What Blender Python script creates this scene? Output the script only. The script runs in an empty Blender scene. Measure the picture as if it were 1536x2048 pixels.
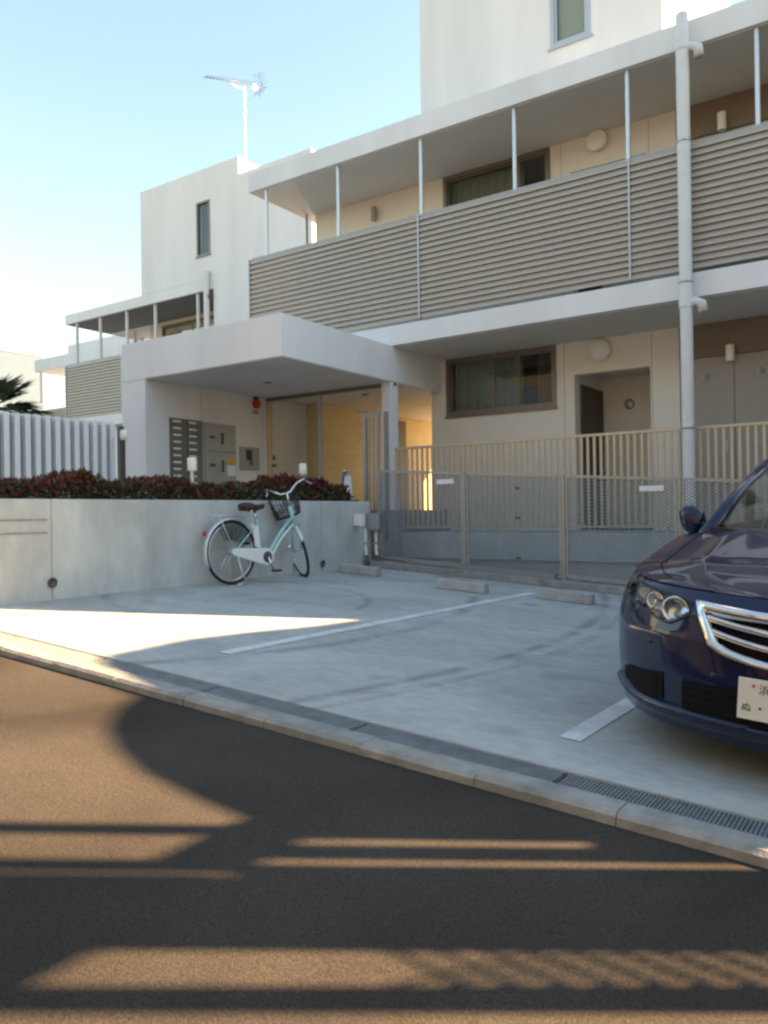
import bpy, bmesh, math, random
from mathutils import Vector, Matrix

random.seed(7)
sc = bpy.context.scene
col = sc.collection
R = math.radians

# ------------------------------------------------------------------ camera
ZC = 1.40
cam_data = bpy.data.cameras.new('camera')
cam = bpy.data.objects.new('camera', cam_data)
col.objects.link(cam)
F_PX = 1582.33
cam_data.sensor_fit = 'VERTICAL'
cam_data.sensor_height = 24.0
cam_data.lens = F_PX / 2048 * 24.0
cam_data.clip_start = 0.05
cam_data.clip_end = 2000
yaw, pitch, roll = R(34.445), R(0.1214), R(-0.8506)
fwd = Vector((-math.sin(yaw) * math.cos(pitch), math.cos(yaw) * math.cos(pitch), math.sin(pitch)))
rgt = Vector((math.cos(yaw), math.sin(yaw), 0))
upv = rgt.cross(fwd)
r2 = math.cos(roll) * rgt + math.sin(roll) * upv
u2 = -math.sin(roll) * rgt + math.cos(roll) * upv
cam.matrix_world = Matrix(((r2.x, u2.x, -fwd.x, 0), (r2.y, u2.y, -fwd.y, 0), (r2.z, u2.z, -fwd.z, ZC), (0, 0, 0, 1)))
sc.camera = cam

# ------------------------------------------------------------------ sky, sun, exposure
SUN_EL = R(29)
SUN_AZ = Vector((0.79, 0.613, 0)).normalized()
world = bpy.data.worlds.new('World')
sc.world = world
world.use_nodes = True
wn = world.node_tree
bg = wn.nodes['Background']
sky = wn.nodes.new('ShaderNodeTexSky')
sky.sky_type = 'NISHITA'
sky.sun_disc = False
sky.sun_elevation = SUN_EL
sky.sun_rotation = math.atan2(SUN_AZ.x, SUN_AZ.y)
sky.air_density = 1.8
sky.dust_density = 0.5
sky.ozone_density = 2.5
wn.links.new(sky.outputs[0], bg.inputs[0])
bg.inputs[1].default_value = 0.05
sun_data = bpy.data.lights.new('sun', 'SUN')
sun_data.energy = 5.0
sun_data.angle = R(0.53)
sun_data.color = (1.0, 0.69, 0.41)
sun = bpy.data.objects.new('sun', sun_data)
col.objects.link(sun)
sdir = Vector((SUN_AZ.x * math.cos(SUN_EL), SUN_AZ.y * math.cos(SUN_EL), math.sin(SUN_EL)))
sun.rotation_euler = (-sdir).to_track_quat('-Z', 'Y').to_euler()
sun.location = (20, 16, 20)
vs = sc.view_settings
vs.view_transform = 'Standard'
vs.look = 'None'
vs.gamma = 1.0
vs.use_curve_mapping = False
vs.exposure = 2.85
vs.use_white_balance = True
vs.white_balance_temperature = 7150
sc.cycles.filter_width = 2.5

# ------------------------------------------------------------------ helpers
SLOPE = 0.065
TH = math.atan(SLOPE)
def zlot(x):
    return 0.258 - SLOPE * max(-16.0, min(16.0, x))

class MB:
    """collects faces, then links them as one mesh object"""
    def __init__(s):
        s.v = []; s.f = []
    def add(s, vs_, fs_):
        o = len(s.v)
        s.v += [tuple(p) for p in vs_]
        s.f += [tuple(i + o for i in f) for f in fs_]
        return s
    def box(s, x0, x1, y0, y1, z0, z1):
        return s.add([(x0,y0,z0),(x1,y0,z0),(x1,y1,z0),(x0,y1,z0),(x0,y0,z1),(x1,y0,z1),(x1,y1,z1),(x0,y1,z1)],
                     [(0,3,2,1),(4,5,6,7),(0,1,5,4),(1,2,6,5),(2,3,7,6),(3,0,4,7)])
    def sbox(s, x0, x1, y0, y1, h0, h1):
        """box whose bottom and top follow the slope of the car park"""
        a, b = zlot(x0), zlot(x1)
        return s.add([(x0,y0,a+h0),(x1,y0,b+h0),(x1,y1,b+h0),(x0,y1,a+h0),(x0,y0,a+h1),(x1,y0,b+h1),(x1,y1,b+h1),(x0,y1,a+h1)],
                     [(0,3,2,1),(4,5,6,7),(0,1,5,4),(1,2,6,5),(2,3,7,6),(3,0,4,7)])
    def prism(s, pts, axis, a0, a1):
        """extrude a closed polygon along an axis; pts are the other two coordinates in order"""
        n = len(pts)
        def mk(p, a):
            if axis == 'x': return (a, p[0], p[1])
            if axis == 'y': return (p[0], a, p[1])
            return (p[0], p[1], a)
        vs_ = [mk(p, a0) for p in pts] + [mk(p, a1) for p in pts]
        fs_ = [tuple(range(n)), tuple(range(2*n-1, n-1, -1))]
        for i in range(n):
            j = (i + 1) % n
            fs_.append((i, i + n, j + n, j))
        return s.add(vs_, fs_)
    def cells(s, solids, holes, y0, y1):
        """union of (x0,x1,z0,z1) rectangles minus holes, extruded y0..y1 with no inner faces"""
        xs = sorted({round(v, 4) for r in solids + holes for v in r[:2]})
        zs = sorted({round(v, 4) for r in solids + holes for v in r[2:]})
        def inside(cx, cz, rs): return any(r[0] < cx < r[1] and r[2] < cz < r[3] for r in rs)
        def full(i, k):
            if i < 0 or k < 0 or i >= len(xs)-1 or k >= len(zs)-1: return False
            cx, cz = (xs[i]+xs[i+1])/2, (zs[k]+zs[k+1])/2
            return inside(cx, cz, solids) and not inside(cx, cz, holes)
        for i in range(len(xs)-1):
            for k in range(len(zs)-1):
                if not full(i, k): continue
                a, b, c, d = xs[i], xs[i+1], zs[k], zs[k+1]
                s.add([(a,y0,c),(b,y0,c),(b,y0,d),(a,y0,d)], [(0,1,2,3)])
                s.add([(a,y1,c),(b,y1,c),(b,y1,d),(a,y1,d)], [(3,2,1,0)])
                if not full(i-1, k): s.add([(a,y0,c),(a,y1,c),(a,y1,d),(a,y0,d)], [(3,2,1,0)])
                if not full(i+1, k): s.add([(b,y0,c),(b,y1,c),(b,y1,d),(b,y0,d)], [(0,1,2,3)])
                if not full(i, k-1): s.add([(a,y0,c),(b,y0,c),(b,y1,c),(a,y1,c)], [(3,2,1,0)])
                if not full(i, k+1): s.add([(a,y0,d),(b,y0,d),(b,y1,d),(a,y1,d)], [(0,1,2,3)])
        return s
    def tube(s, pts, r, n=8, cap=True, closed=False, flat=1.0):
        pts = [Vector(p) for p in pts]
        rs = r if isinstance(r, (list, tuple)) else [r] * len(pts)
        m = len(pts); rings = []
        ref = None
        for i, p in enumerate(pts):
            if closed: t = pts[(i+1) % m] - pts[i-1]
            else: t = pts[min(i+1, m-1)] - pts[max(i-1, 0)]
            t.normalize()
            if ref is None or abs(ref.dot(t)) > 0.95:
                ref = Vector((0,0,1)) if abs(t.z) < 0.9 else Vector((1,0,0))
            a = t.cross(ref).normalized(); b = t.cross(a).normalized()
            ref = -b if ref.dot(-b) > ref.dot(b) else b
            a = t.cross(ref).normalized(); b = ref - t * ref.dot(t); b.normalize()
            rings.append([p + (a * math.cos(2*math.pi*k/n) + b * math.sin(2*math.pi*k/n) * flat) * rs[i] for k in range(n)])
        vs_ = [q for rg in rings for q in rg]; fs_ = []
        for i in range(m if closed else m-1):
            j = (i+1) % m
            for k in range(n):
                l = (k+1) % n
                fs_.append((i*n+k, i*n+l, j*n+l, j*n+k))
        if cap and not closed:
            fs_.append(tuple(range(n-1, -1, -1))); fs_.append(tuple((m-1)*n + k for k in range(n)))
        return s.add(vs_, fs_)
    def cyl(s, p0, p1, r, n=16): return s.tube([p0, p1], r, n)
    def lathe(s, prof, c=(0,0,0), axis='z', n=24):
        """prof: (radius, height) pairs turned about an axis through c"""
        vs_ = []; fs_ = []
        for (r, h) in prof:
            for k in range(n):
                a = 2*math.pi*k/n; x, y = r*math.cos(a), r*math.sin(a)
                if axis == 'z': q = (x, y, h)
                elif axis == 'y': q = (x, h, y)
                else: q = (h, x, y)
                vs_.append((q[0]+c[0], q[1]+c[1], q[2]+c[2]))
        m = len(prof)
        for i in range(m-1):
            for k in range(n):
                l = (k+1) % n
                fs_.append((i*n+k, i*n+l, (i+1)*n+l, (i+1)*n+k))
        if prof[0][0] > 1e-5: fs_.append(tuple(range(n-1,-1,-1)))
        if prof[-1][0] > 1e-5: fs_.append(tuple((m-1)*n+k for k in range(n)))
        return s.add(vs_, fs_)
    def grid(s, rows, flip=False):
        n = len(rows[0]); vs_ = [p for r in rows for p in r]; fs_ = []
        for i in range(len(rows)-1):
            for k in range(n-1):
                q = (i*n+k, i*n+k+1, (i+1)*n+k+1, (i+1)*n+k)
                fs_.append(q[::-1] if flip else q)
        return s.add(vs_, fs_)
    def xform(s, fn):
        s.v = [tuple(fn(Vector(p))) for p in s.v]; return s
    def mesh(s, name, mat, smooth=False, origin=(0,0,0), fix=False):
        me = bpy.data.meshes.new(name)
        o = origin
        me.from_pydata([(p[0]-o[0], p[1]-o[1], p[2]-o[2]) for p in s.v], [], s.f)
        me.materials.append(mat)
        if fix or smooth == 'auto':
            bm = bmesh.new(); bm.from_mesh(me)
            bmesh.ops.remove_doubles(bm, verts=bm.verts, dist=1e-5)
            bmesh.ops.recalc_face_normals(bm, faces=bm.faces)
            bm.to_mesh(me); bm.free()
        if smooth:
            for p in me.polygons: p.use_smooth = True
            if smooth == 'auto':
                try: me.set_sharp_from_angle(angle=R(38))
                except Exception: pass
        me.update()
        return me
    def build(s, name, mat, parent=None, smooth=False, bevel=0, fix=True):
        o = origin_of(parent)
        me = s.mesh(name, mat, smooth, o, fix)
        ob = bpy.data.objects.new(name, me)
        col.objects.link(ob)
        if parent is not None: ob.parent = parent
        if bevel:
            m = ob.modifiers.new('bevel', 'BEVEL'); m.width = bevel; m.segments = 2; m.limit_method = 'ANGLE'
        return ob

def origin_of(o):
    while o is not None and o.parent is not None: o = o.parent
    if o is None: return (0,0,0)
    return tuple(o['_o']) if '_o' in o else (0,0,0)

def tag(o, label, cat, group=None):
    o['label'] = label; o['category'] = cat
    if group: o['group'] = group
    return o
def thing(name, loc, label, cat, group=None, local=False):
    """an Empty at the thing's base; parts are given in world coordinates unless local"""
    o = bpy.data.objects.new(name, None)
    o.empty_display_size = 0.2
    col.objects.link(o); o.location = loc
    o['_o'] = (0.0,0.0,0.0) if local else tuple(float(v) for v in loc)
    return tag(o, label, cat, group)
def struct(name, mb, mat, bevel=0, smooth=False):
    o = mb.build(name, mat, None, smooth, bevel); o['kind'] = 'structure'; return o
def piece(name, me, parent, loc, rot=None):
    """an alike piece that shares its mesh; loc in world coordinates"""
    ob = bpy.data.objects.new(name, me); col.objects.link(ob)
    ob.parent = parent
    o = origin_of(parent)
    ob.location = (loc[0]-o[0], loc[1]-o[1], loc[2]-o[2])
    if rot: ob.rotation_euler = rot
    return ob

# ------------------------------------------------------------------ materials
def mat(name, color, rough=0.6, metal=0.0, var=0.0, vscale=4.0, bump=0.0, bscale=60.0, spec=0.5, coat=0.0, stain=0.0, stain_scale=0.6, stretch=None, color2=None):
    m = bpy.data.materials.new(name); m.use_nodes = True
    nt = m.node_tree; N = nt.nodes; L = nt.links
    b = N['Principled BSDF']
    b.inputs['Roughness'].default_value = rough
    b.inputs['Metallic'].default_value = metal
    b.inputs['Specular IOR Level'].default_value = spec
    if coat:
        b.inputs['Coat Weight'].default_value = coat; b.inputs['Coat Roughness'].default_value = 0.03
    c = (*color, 1)
    b.inputs['Base Color'].default_value = c
    geo = N.new('ShaderNodeNewGeometry')
    pos = geo.outputs['Position']
    if stretch:
        mp = N.new('ShaderNodeMapping'); mp.inputs['Scale'].default_value = stretch
        L.new(pos, mp.inputs[0]); pos2 = mp.outputs[0]
    else: pos2 = pos
    out = None
    if var or color2:
        n1 = N.new('ShaderNodeTexNoise'); n1.inputs['Scale'].default_value = vscale; n1.inputs['Detail'].default_value = 6; n1.inputs['Roughness'].default_value = 0.65
        L.new(pos2, n1.inputs['Vector'])
        rp = N.new('ShaderNodeValToRGB')
        rp.color_ramp.elements[0].position = 0.3; rp.color_ramp.elements[1].position = 0.7
        if color2:
            rp.color_ramp.elements[0].color = c; rp.color_ramp.elements[1].color = (*color2, 1)
        else:
            rp.color_ramp.elements[0].color = tuple(v*(1-var) for v in color)+(1,)
            rp.color_ramp.elements[1].color = tuple(min(1, v*(1+var)) for v in color)+(1,)
        L.new(n1.outputs['Fac'], rp.inputs[0]); out = rp.outputs[0]
    if stain:
        n2 = N.new('ShaderNodeTexNoise'); n2.inputs['Scale'].default_value = stain_scale; n2.inputs['Detail'].default_value = 4; n2.inputs['Distortion'].default_value = 0.6
        L.new(pos2, n2.inputs['Vector'])
        r2_ = N.new('ShaderNodeMapRange'); r2_.inputs[1].default_value = 0.35; r2_.inputs[2].default_value = 0.7; r2_.inputs[3].default_value = 1.0; r2_.inputs[4].default_value = 1 - stain
        L.new(n2.outputs['Fac'], r2_.inputs[0])
        mx = N.new('ShaderNodeMix'); mx.data_type = 'RGBA'; mx.blend_type = 'MULTIPLY'; mx.inputs[0].default_value = 1
        if out: L.new(out, mx.inputs[6])
        else: mx.inputs[6].default_value = c
        L.new(r2_.outputs[0], mx.inputs[7]); out = mx.outputs[2]
    if out: L.new(out, b.inputs['Base Color'])
    if bump:
        nb = N.new('ShaderNodeTexNoise'); nb.inputs['Scale'].default_value = bscale; nb.inputs['Detail'].default_value = 5
        L.new(pos, nb.inputs['Vector'])
        bp = N.new('ShaderNodeBump'); bp.inputs['Strength'].default_value = bump; bp.inputs['Distance'].default_value = 0.01
        L.new(nb.outputs['Fac'], bp.inputs['Height']); L.new(bp.outputs[0], b.inputs['Normal'])
    return m

def glass(name, tint=(0.82,0.88,0.86), base=0.045, rough=0.0):
    m = bpy.data.materials.new(name); m.use_nodes = True
    nt = m.node_tree; N = nt.nodes; L = nt.links
    N.remove(N['Principled BSDF'])
    tr = N.new('ShaderNodeBsdfTransparent'); tr.inputs[0].default_value = (*tint, 1)
    gl = N.new('ShaderNodeBsdfGlossy'); gl.inputs['Roughness'].default_value = rough; gl.inputs[0].default_value = (1,1,1,1)
    lw = N.new('ShaderNodeLayerWeight'); lw.inputs[0].default_value = 0.5
    fr = N.new('ShaderNodeMath'); fr.operation = 'POWER'; fr.inputs[1].default_value = 5.0
    L.new(lw.outputs['Facing'], fr.inputs[0])
    ad = N.new('ShaderNodeMath'); ad.operation = 'ADD'; ad.use_clamp = True; ad.inputs[1].default_value = base
    mx = N.new('ShaderNodeMixShader')
    L.new(fr.outputs[0], ad.inputs[0]); L.new(ad.outputs[0], mx.inputs[0]); L.new(tr.outputs[0], mx.inputs[1]); L.new(gl.outputs[0], mx.inputs[2])
    L.new(mx.outputs[0], N['Material Output'].inputs[0])
    return m

M = {}
M['asphalt'] = mat('asphalt', (0.060,0.051,0.042), 0.85, var=0.5, vscale=120, bump=0.35, bscale=170, stain=0.48, stain_scale=0.75, spec=0.15)
M['earth'] = mat('earth', (0.16,0.14,0.11), 0.95, var=0.3, vscale=3)
M['concrete_lot'] = mat('concrete_lot', (0.46,0.47,0.445), 0.8, var=0.13, vscale=9.0, bump=0.25, bscale=70, stain=0.28, stain_scale=0.9, stretch=(1.0,1.6,1))
def lot_marks(m):
    nt = m.node_tree; N = nt.nodes; L = nt.links
    b = N['Principled BSDF']; src = b.inputs['Base Color'].links[0].from_socket
    geo = N.new('ShaderNodeNewGeometry'); nz = N.new('ShaderNodeTexNoise'); nz.inputs['Scale'].default_value = 2.5; nz.inputs['Detail'].default_value = 5
    L.new(geo.outputs['Position'], nz.inputs['Vector'])
    total = None
    for (cx, cy, rad, w, amt) in ((-7.78,5.27,4.39,0.10,0.42),(-10.4,5.53,8.05,0.085,0.45),(-10.4,5.53,8.22,0.05,0.3),(-6.97,5.43,4.83,0.06,0.25),(-5.51,5.54,1.25,0.08,0.3),(-9.5,1.0,5.2,0.09,0.25),(-1.66,3.40,0.0,0.14,0.30),(-1.78,3.75,0.0,0.10,0.2),(-1.85,4.63,0.0,0.22,0.34),(-2.2,4.9,0.0,0.3,0.25),(-2.68,3.84,0.0,0.11,0.4),(-3.27,7.31,0.0,0.16,0.45),(-5.9,3.75,0.0,0.18,0.4),(-5.6,5.6,0.0,0.25,0.2),(-4.9,6.2,0.0,0.3,0.2)):
        d = N.new('ShaderNodeVectorMath'); d.operation = 'DISTANCE'
        L.new(geo.outputs['Position'], d.inputs[0])
        d.inputs[1].default_value = (cx, cy, zlot(cx) if rad == 0 else zlot(-3))
        su = N.new('ShaderNodeMath'); su.operation = 'SUBTRACT'; L.new(d.outputs['Value'], su.inputs[0]); su.inputs[1].default_value = rad
        ab = N.new('ShaderNodeMath'); ab.operation = 'ABSOLUTE'; L.new(su.outputs[0], ab.inputs[0])
        mr = N.new('ShaderNodeMapRange'); mr.interpolation_type = 'SMOOTHSTEP'; L.new(ab.outputs[0], mr.inputs[0])
        mr.inputs[1].default_value = 0; mr.inputs[2].default_value = w; mr.inputs[3].default_value = amt; mr.inputs[4].default_value = 0
        mu = N.new('ShaderNodeMath'); mu.operation = 'MULTIPLY'; L.new(mr.outputs[0], mu.inputs[0])
        br = N.new('ShaderNodeMapRange'); L.new(nz.outputs['Fac'], br.inputs[0]); br.inputs[1].default_value = 0.33; br.inputs[2].default_value = 0.58
        L.new(br.outputs[0], mu.inputs[1])
        if total is None: total = mu.outputs[0]
        else:
            ad = N.new('ShaderNodeMath'); ad.operation = 'MAXIMUM'; L.new(total, ad.inputs[0]); L.new(mu.outputs[0], ad.inputs[1]); total = ad.outputs[0]
    mx = N.new('ShaderNodeMix'); mx.data_type = 'RGBA'; L.new(total, mx.inputs[0]); L.new(src, mx.inputs[6]); mx.inputs[7].default_value = (0.05,0.05,0.055,1)
    L.new(mx.outputs[2], b.inputs['Base Color'])
lot_marks(M['concrete_lot'])
M['concrete_wall'] = mat('concrete_wall', (0.54,0.58,0.575), 0.75, var=0.1, vscale=6, bump=0.2, bscale=60, stain=0.26, stain_scale=1.6, stretch=(1,1,0.45))
M['concrete_old'] = mat('concrete_old', (0.33,0.32,0.30), 0.85, var=0.2, vscale=9, bump=0.5, bscale=60, stain=0.3, stain_scale=3)
M['kerb'] = mat('kerb', (0.34,0.33,0.30), 0.85, var=0.2, vscale=12, bump=0.4, bscale=80, stain=0.3, stain_scale=4)
M['white_paint'] = mat('white_paint', (0.80,0.81,0.82), 0.7, var=0.05, vscale=40, bump=0.05, bscale=150, stain=0.15, stain_scale=6)
M['road_paint'] = mat('road_paint', (0.74,0.75,0.75), 0.7, var=0.12, vscale=18, bump=0.2, bscale=90, stain=0.3, stain_scale=5)
M['wall_white'] = mat('wall_white', (0.78,0.78,0.79), 0.7, var=0.025, vscale=3, bump=0.08, bscale=220, stain=0.11, stain_scale=1.1, stretch=(1,1,0.16))
M['wall_cream'] = mat('wall_cream', (0.77,0.745,0.675), 0.7, var=0.025, vscale=3, bump=0.08, bscale=220)
M['soffit'] = mat('soffit', (0.72,0.68,0.61), 0.75, var=0.03, vscale=2)
M['brown'] = mat('brown', (0.20,0.155,0.12), 0.6, var=0.05, vscale=5)
M['taupe'] = mat('taupe', (0.34,0.32,0.29), 0.5, var=0.03, vscale=3)
M['ochre'] = mat('ochre', (0.68,0.53,0.29), 0.6, var=0.1, vscale=3, stretch=(1,1,4))
M['louvre'] = mat('louvre', (0.45,0.395,0.335), 0.45, 0.3, var=0.04, vscale=6)
M['bar'] = mat('bar', (0.60,0.48,0.34), 0.45, 0.2, var=0.05, vscale=6)
M['steel'] = mat('steel', (0.62,0.64,0.66), 0.35, 0.6, var=0.05, vscale=8)
M['galv'] = mat('galv', (0.34,0.36,0.37), 0.5, 0.5, var=0.15, vscale=20)
M['galv_tan'] = mat('galv_tan', (0.38,0.37,0.33), 0.5, 0.4, var=0.15, vscale=20)
M['grate_steel'] = mat('grate_steel', (0.20,0.225,0.24), 0.6, 0.2, var=0.2, vscale=12)
M['stop'] = mat('stop', (0.43,0.43,0.41), 0.85, var=0.15, vscale=9, bump=0.5, bscale=60, stain=0.3, stain_scale=5)
M['mesh_grey'] = mat('mesh_grey', (0.26,0.28,0.29), 0.55, 0.3, var=0.12, vscale=30)
M['dark_metal'] = mat('dark_metal', (0.10,0.10,0.105), 0.5, 0.4)
M['bronze'] = mat('bronze', (0.20,0.17,0.145), 0.4, 0.4)
M['alu'] = mat('alu', (0.46,0.48,0.50), 0.4, 0.5)
M['pipe'] = mat('pipe', (0.70,0.70,0.69), 0.5, var=0.04, vscale=3, stain=0.1, stain_scale=3)
M['dark'] = mat('dark', (0.012,0.012,0.013), 0.9, spec=0.1)
M['grille_black'] = mat('grille_black', (0.008,0.008,0.009), 0.7, spec=0.15)
M['soffit_shaded'] = mat('soffit_shaded', (0.22,0.22,0.22), 0.8)  # darker soffit copy: shade under the left wing roof put into the colour
M['far_wall'] = mat('far_wall', (0.062,0.105,0.16), 0.8, var=0.04, vscale=1.5)  # dark blue on a pale wall, stands in for its missing shade
M['blind'] = mat('blind', (0.55,0.46,0.33), 0.8)
M['black_plastic'] = mat('black_plastic', (0.018,0.018,0.02), 0.45)
M['interior'] = mat('interior', (0.10,0.085,0.07), 0.9)
M['curtain'] = mat('curtain', (0.33,0.30,0.25), 0.9)
M['curtain_dark'] = mat('curtain_dark', (0.13,0.09,0.07), 0.9)
M['door_dark'] = mat('door_dark', (0.07,0.055,0.045), 0.5)
M['glass'] = glass('glass')
M['glass_clear'] = glass('glass_clear', (0.95,0.97,0.96), 0.02)
M['glass_smoke'] = glass('glass_smoke', (0.55,0.58,0.56), 0.03, 0.1)
M['lamp_white'] = mat('lamp_white', (0.82,0.82,0.78), 0.35)
M['box_grey'] = mat('box_grey', (0.33,0.35,0.37), 0.5)
M['white_plastic'] = mat('white_plastic', (0.78,0.79,0.79), 0.4)
M['red'] = mat('red', (0.55,0.03,0.02), 0.35)
M['yellow'] = mat('yellow', (0.75,0.42,0.05), 0.6)
M['green'] = mat('green', (0.03,0.25,0.12), 0.6)
M['mail'] = mat('mail', (0.22,0.22,0.21), 0.4, 0.5)
M['locker'] = mat('locker', (0.40,0.42,0.44), 0.4, 0.4)
M['fin'] = mat('fin', (0.74,0.76,0.78), 0.5, 0.1, var=0.03, vscale=5)
M['fin_gap_shade'] = mat('fin_gap_shade', (0.20,0.23,0.28), 0.6)  # dark tone stands for the shade between the fins
M['leaf_green'] = mat('leaf_green', (0.035,0.05,0.02), 0.5, color2=(0.07,0.09,0.03), vscale=15)
M['leaf_red'] = mat('leaf_red', (0.075,0.012,0.012), 0.5, color2=(0.17,0.028,0.026), vscale=12)
M['twig'] = mat('twig', (0.07,0.045,0.03), 0.9)
M['palm_leaf'] = mat('palm_leaf', (0.03,0.05,0.022), 0.5, color2=(0.06,0.085,0.03), vscale=5)
M['palm_trunk'] = mat('palm_trunk', (0.13,0.09,0.06), 0.95, var=0.3, vscale=14, bump=0.6, bscale=30)
M['blue'] = mat('blue', (0.03,0.06,0.20), 0.4)
M['carpaint'] = mat('carpaint', (0.002,0.007,0.042), 0.5, 0.0, coat=1.0, spec=0.15)
M['lamp_housing'] = mat('lamp_housing', (0.30,0.31,0.33), 0.3, 0.6)
M['chrome'] = mat('chrome', (0.80,0.81,0.82), 0.12, 1.0)
M['rubber'] = mat('rubber', (0.02,0.02,0.02), 0.8)
M['mint'] = mat('mint', (0.32,0.60,0.60), 0.3, 0.2, coat=0.6)
M['saddle'] = mat('saddle', (0.045,0.022,0.016), 0.5)
M['plate'] = mat('plate', (0.74,0.75,0.70), 0.5)
M['plate_ink'] = mat('plate_ink', (0.01,0.045,0.02), 0.5)
M['roof_tile'] = mat('roof_tile', (0.13,0.13,0.14), 0.7, var=0.15, vscale=10)

# ================================================================== SETTING
def slope_sheet(x0, x1, y0, y1, h, extra=()):
    xs = sorted({x0, x1, *[v for v in (-16, 16, *extra) if x0 < v < x1]})
    rows = [[(x, y, zlot(x) + h) for x in xs] for y in (y0, y1)]
    return MB().grid(rows)
g = slope_sheet(-400, 400, -300, 500, -0.40)
struct('ground', g, M['earth'])
struct('road', slope_sheet(-120, 60, -14, 2.795, -0.05), M['asphalt'])
lot = MB().sbox(-6.43, 9.0, 3.085, 10.15, -0.3, 0.0)
struct('parking_lot', lot, M['concrete_lot'])
ter = MB().box(-60, -6.66, 3.3, 45, -0.2, 1.45)
struct('terrace', ter, M['concrete_old'])
struct('rear_yard', MB().box(-6.66, 30, 16.9, 45, -0.2, 1.05), M['concrete_old'])

# kerb stones along the road
kerb = bpy.data.objects.new('kerb', None); col.objects.link(kerb); kerb['kind'] = 'structure'; kerb['_o'] = (0,0,0)
ks = MB()
prof = [(2.80,-0.14),(2.925,-0.14),(2.925,-0.002),(2.82,-0.002),(2.80,-0.018)]
ks.prism([(p[0]-2.80, p[1]) for p in prof], 'x', 0.0015, 0.5685)
ks_me = ks.mesh('kerb_stone', M['kerb'], False, (0,0,0), True)
for i in range(32):
    x = -9.0 + 0.57*i + 0.09
    piece('kerb_stone', ks_me, kerb, (x, 2.80 + random.uniform(-.003,.003), zlot(x) + random.uniform(-.003,.002)), (0, TH, 0))
# drain channel with steel grates
drain = bpy.data.objects.new('drain_channel', None); col.objects.link(drain); drain['kind'] = 'structure'; drain['_o'] = (0,0,0)
tr_ = slope_sheet(-10, 9, 2.925, 3.085, -0.09); tr_.build('channel_bed', M['dark'], drain)
gm = MB()
gm.box(0.003, 0.992, 0.004, 0.016, -0.03, -0.004).box(0.003, 0.992, 0.144, 0.156, -0.03, -0.004)
for k in range(65):
    x = 0.008 + k*0.015
    gm.box(x, x+0.0085, 0.016, 0.144, -0.024, -0.005)
for k in (0.05, 0.08, 0.11):
    gm.box(0.003, 0.992, k-0.003, k+0.003, -0.022, -0.007)
gm_me = gm.mesh('grate', M['grate_steel'], False, (0,0,0), False)
for i in range(18):
    x = -9.2 + 0.998*i
    piece('grate', gm_me, drain, (x, 2.926, zlot(x) - 0.001), (0, TH, 0))
# painted bay lines
def sheet_line(x0, y0, x1, y1, w, name):
    a = MB(); d = Vector((x1-x0, y1-y0)).normalized(); n = Vector((-d.y, d.x)) * w/2
    ps = [(x0+n.x, y0+n.y), (x0-n.x, y0-n.y), (x1-n.x, y1-n.y), (x1+n.x, y1+n.y)]
    a.add([(p[0], p[1], zlot(p[0]) + 0.004) for p in ps], [(0,1,2,3)])
    struct(name, a, M['road_paint'])
sheet_line(-3.79, 3.66, -3.62, 8.2, 0.105, 'parking_line')
sheet_line(-1.37, 3.48, -1.25, 8.3, 0.105, 'parking_line')
sheet_line(1.15, 3.48, 1.2, 8.3, 0.105, 'parking_line')
# low plinth under the mesh fence
struct('fence_plinth', MB().sbox(-6.40, 8.0, 8.86, 9.20, 0.0, 0.085), M['concrete_old'], bevel=0.008)

# ================================================================== MAIN BUILDING
YR, YW = 10.20, 11.70      # balcony edge, facade wall
XE = 2.12                   # right end of the building
b1 = thing('apartment_building', (-4.0, 11.7, 1.0), 'white three storey apartment block with slatted balcony railing and tower', 'building')
# ground floor wall, with window and door recess; brown cladding to its right
W1 = (-6.68, -4.75, 3.04, 3.97); RC1 = (-4.44, -3.29, 1.10, 3.49)
MB().cells([(-7.0, -2.88, 0.4, 3.995)], [W1, RC1], YW, YW+0.2).build('wall', M['wall_cream'], b1)
MB().cells([(-9.5, -2.88, 4.315, 7.095)], [(-6.68,-4.80,6.14,7.07), (-4.44,-3.29,4.4,6.60)], YW, YW+0.2).build('wall', M['wall_cream'], b1)
for (z0, z1, zh) in ((0.4, 3.995, 3.53), (4.315, 7.095, 6.63)):
    MB().cells([(-2.878, XE, zh, z1)], [], YW+0.003, YW+0.2).build('cladding', M['brown'], b1)
    x = -2.876; k = 0
    while x < XE - 0.1:
        x1 = min(x + 0.715, XE)
        d = MB().box(x+0.004, x1-0.004, YW+0.03, YW+0.2, z0 if z0 > 1 else 1.1, zh-0.006).build('storage_door', M['taupe'], b1)
        cx = x + 0.36; zc = zh - 0.27
        v = MB().lathe([(0.075,0.0),(0.075,-0.012),(0.060,-0.018),(0.052,-0.008),(0.050,-0.002)], (cx, YW+0.03, zc), 'y', 28).build('vent_ring', M['alu'], d, True)
        MB().lathe([(0.052,0.0),(0.0,-0.001)], (cx, YW+0.0285, zc), 'y', 24).build('vent_core', M['dark'], d)
        s_ = MB()
        for a in range(4):
            an = a*math.pi/2 + 0.5
            s_.tube([(cx, YW+0.022, zc), (cx+0.024*math.cos(an), YW+0.020, zc+0.024*math.sin(an)), (cx+0.048*math.cos(an+0.6), YW+0.022, zc+0.048*math.sin(an+0.6))], 0.009, 6)
        s_.build('vent_blade', M['alu'], d, True)
        MB().box(x+0.60, x+0.63, YW+0.012, YW+0.03, zh-1.35, zh-1.18).build('pull_handle', M['alu'], d)
        x = x1; k += 1
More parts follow.
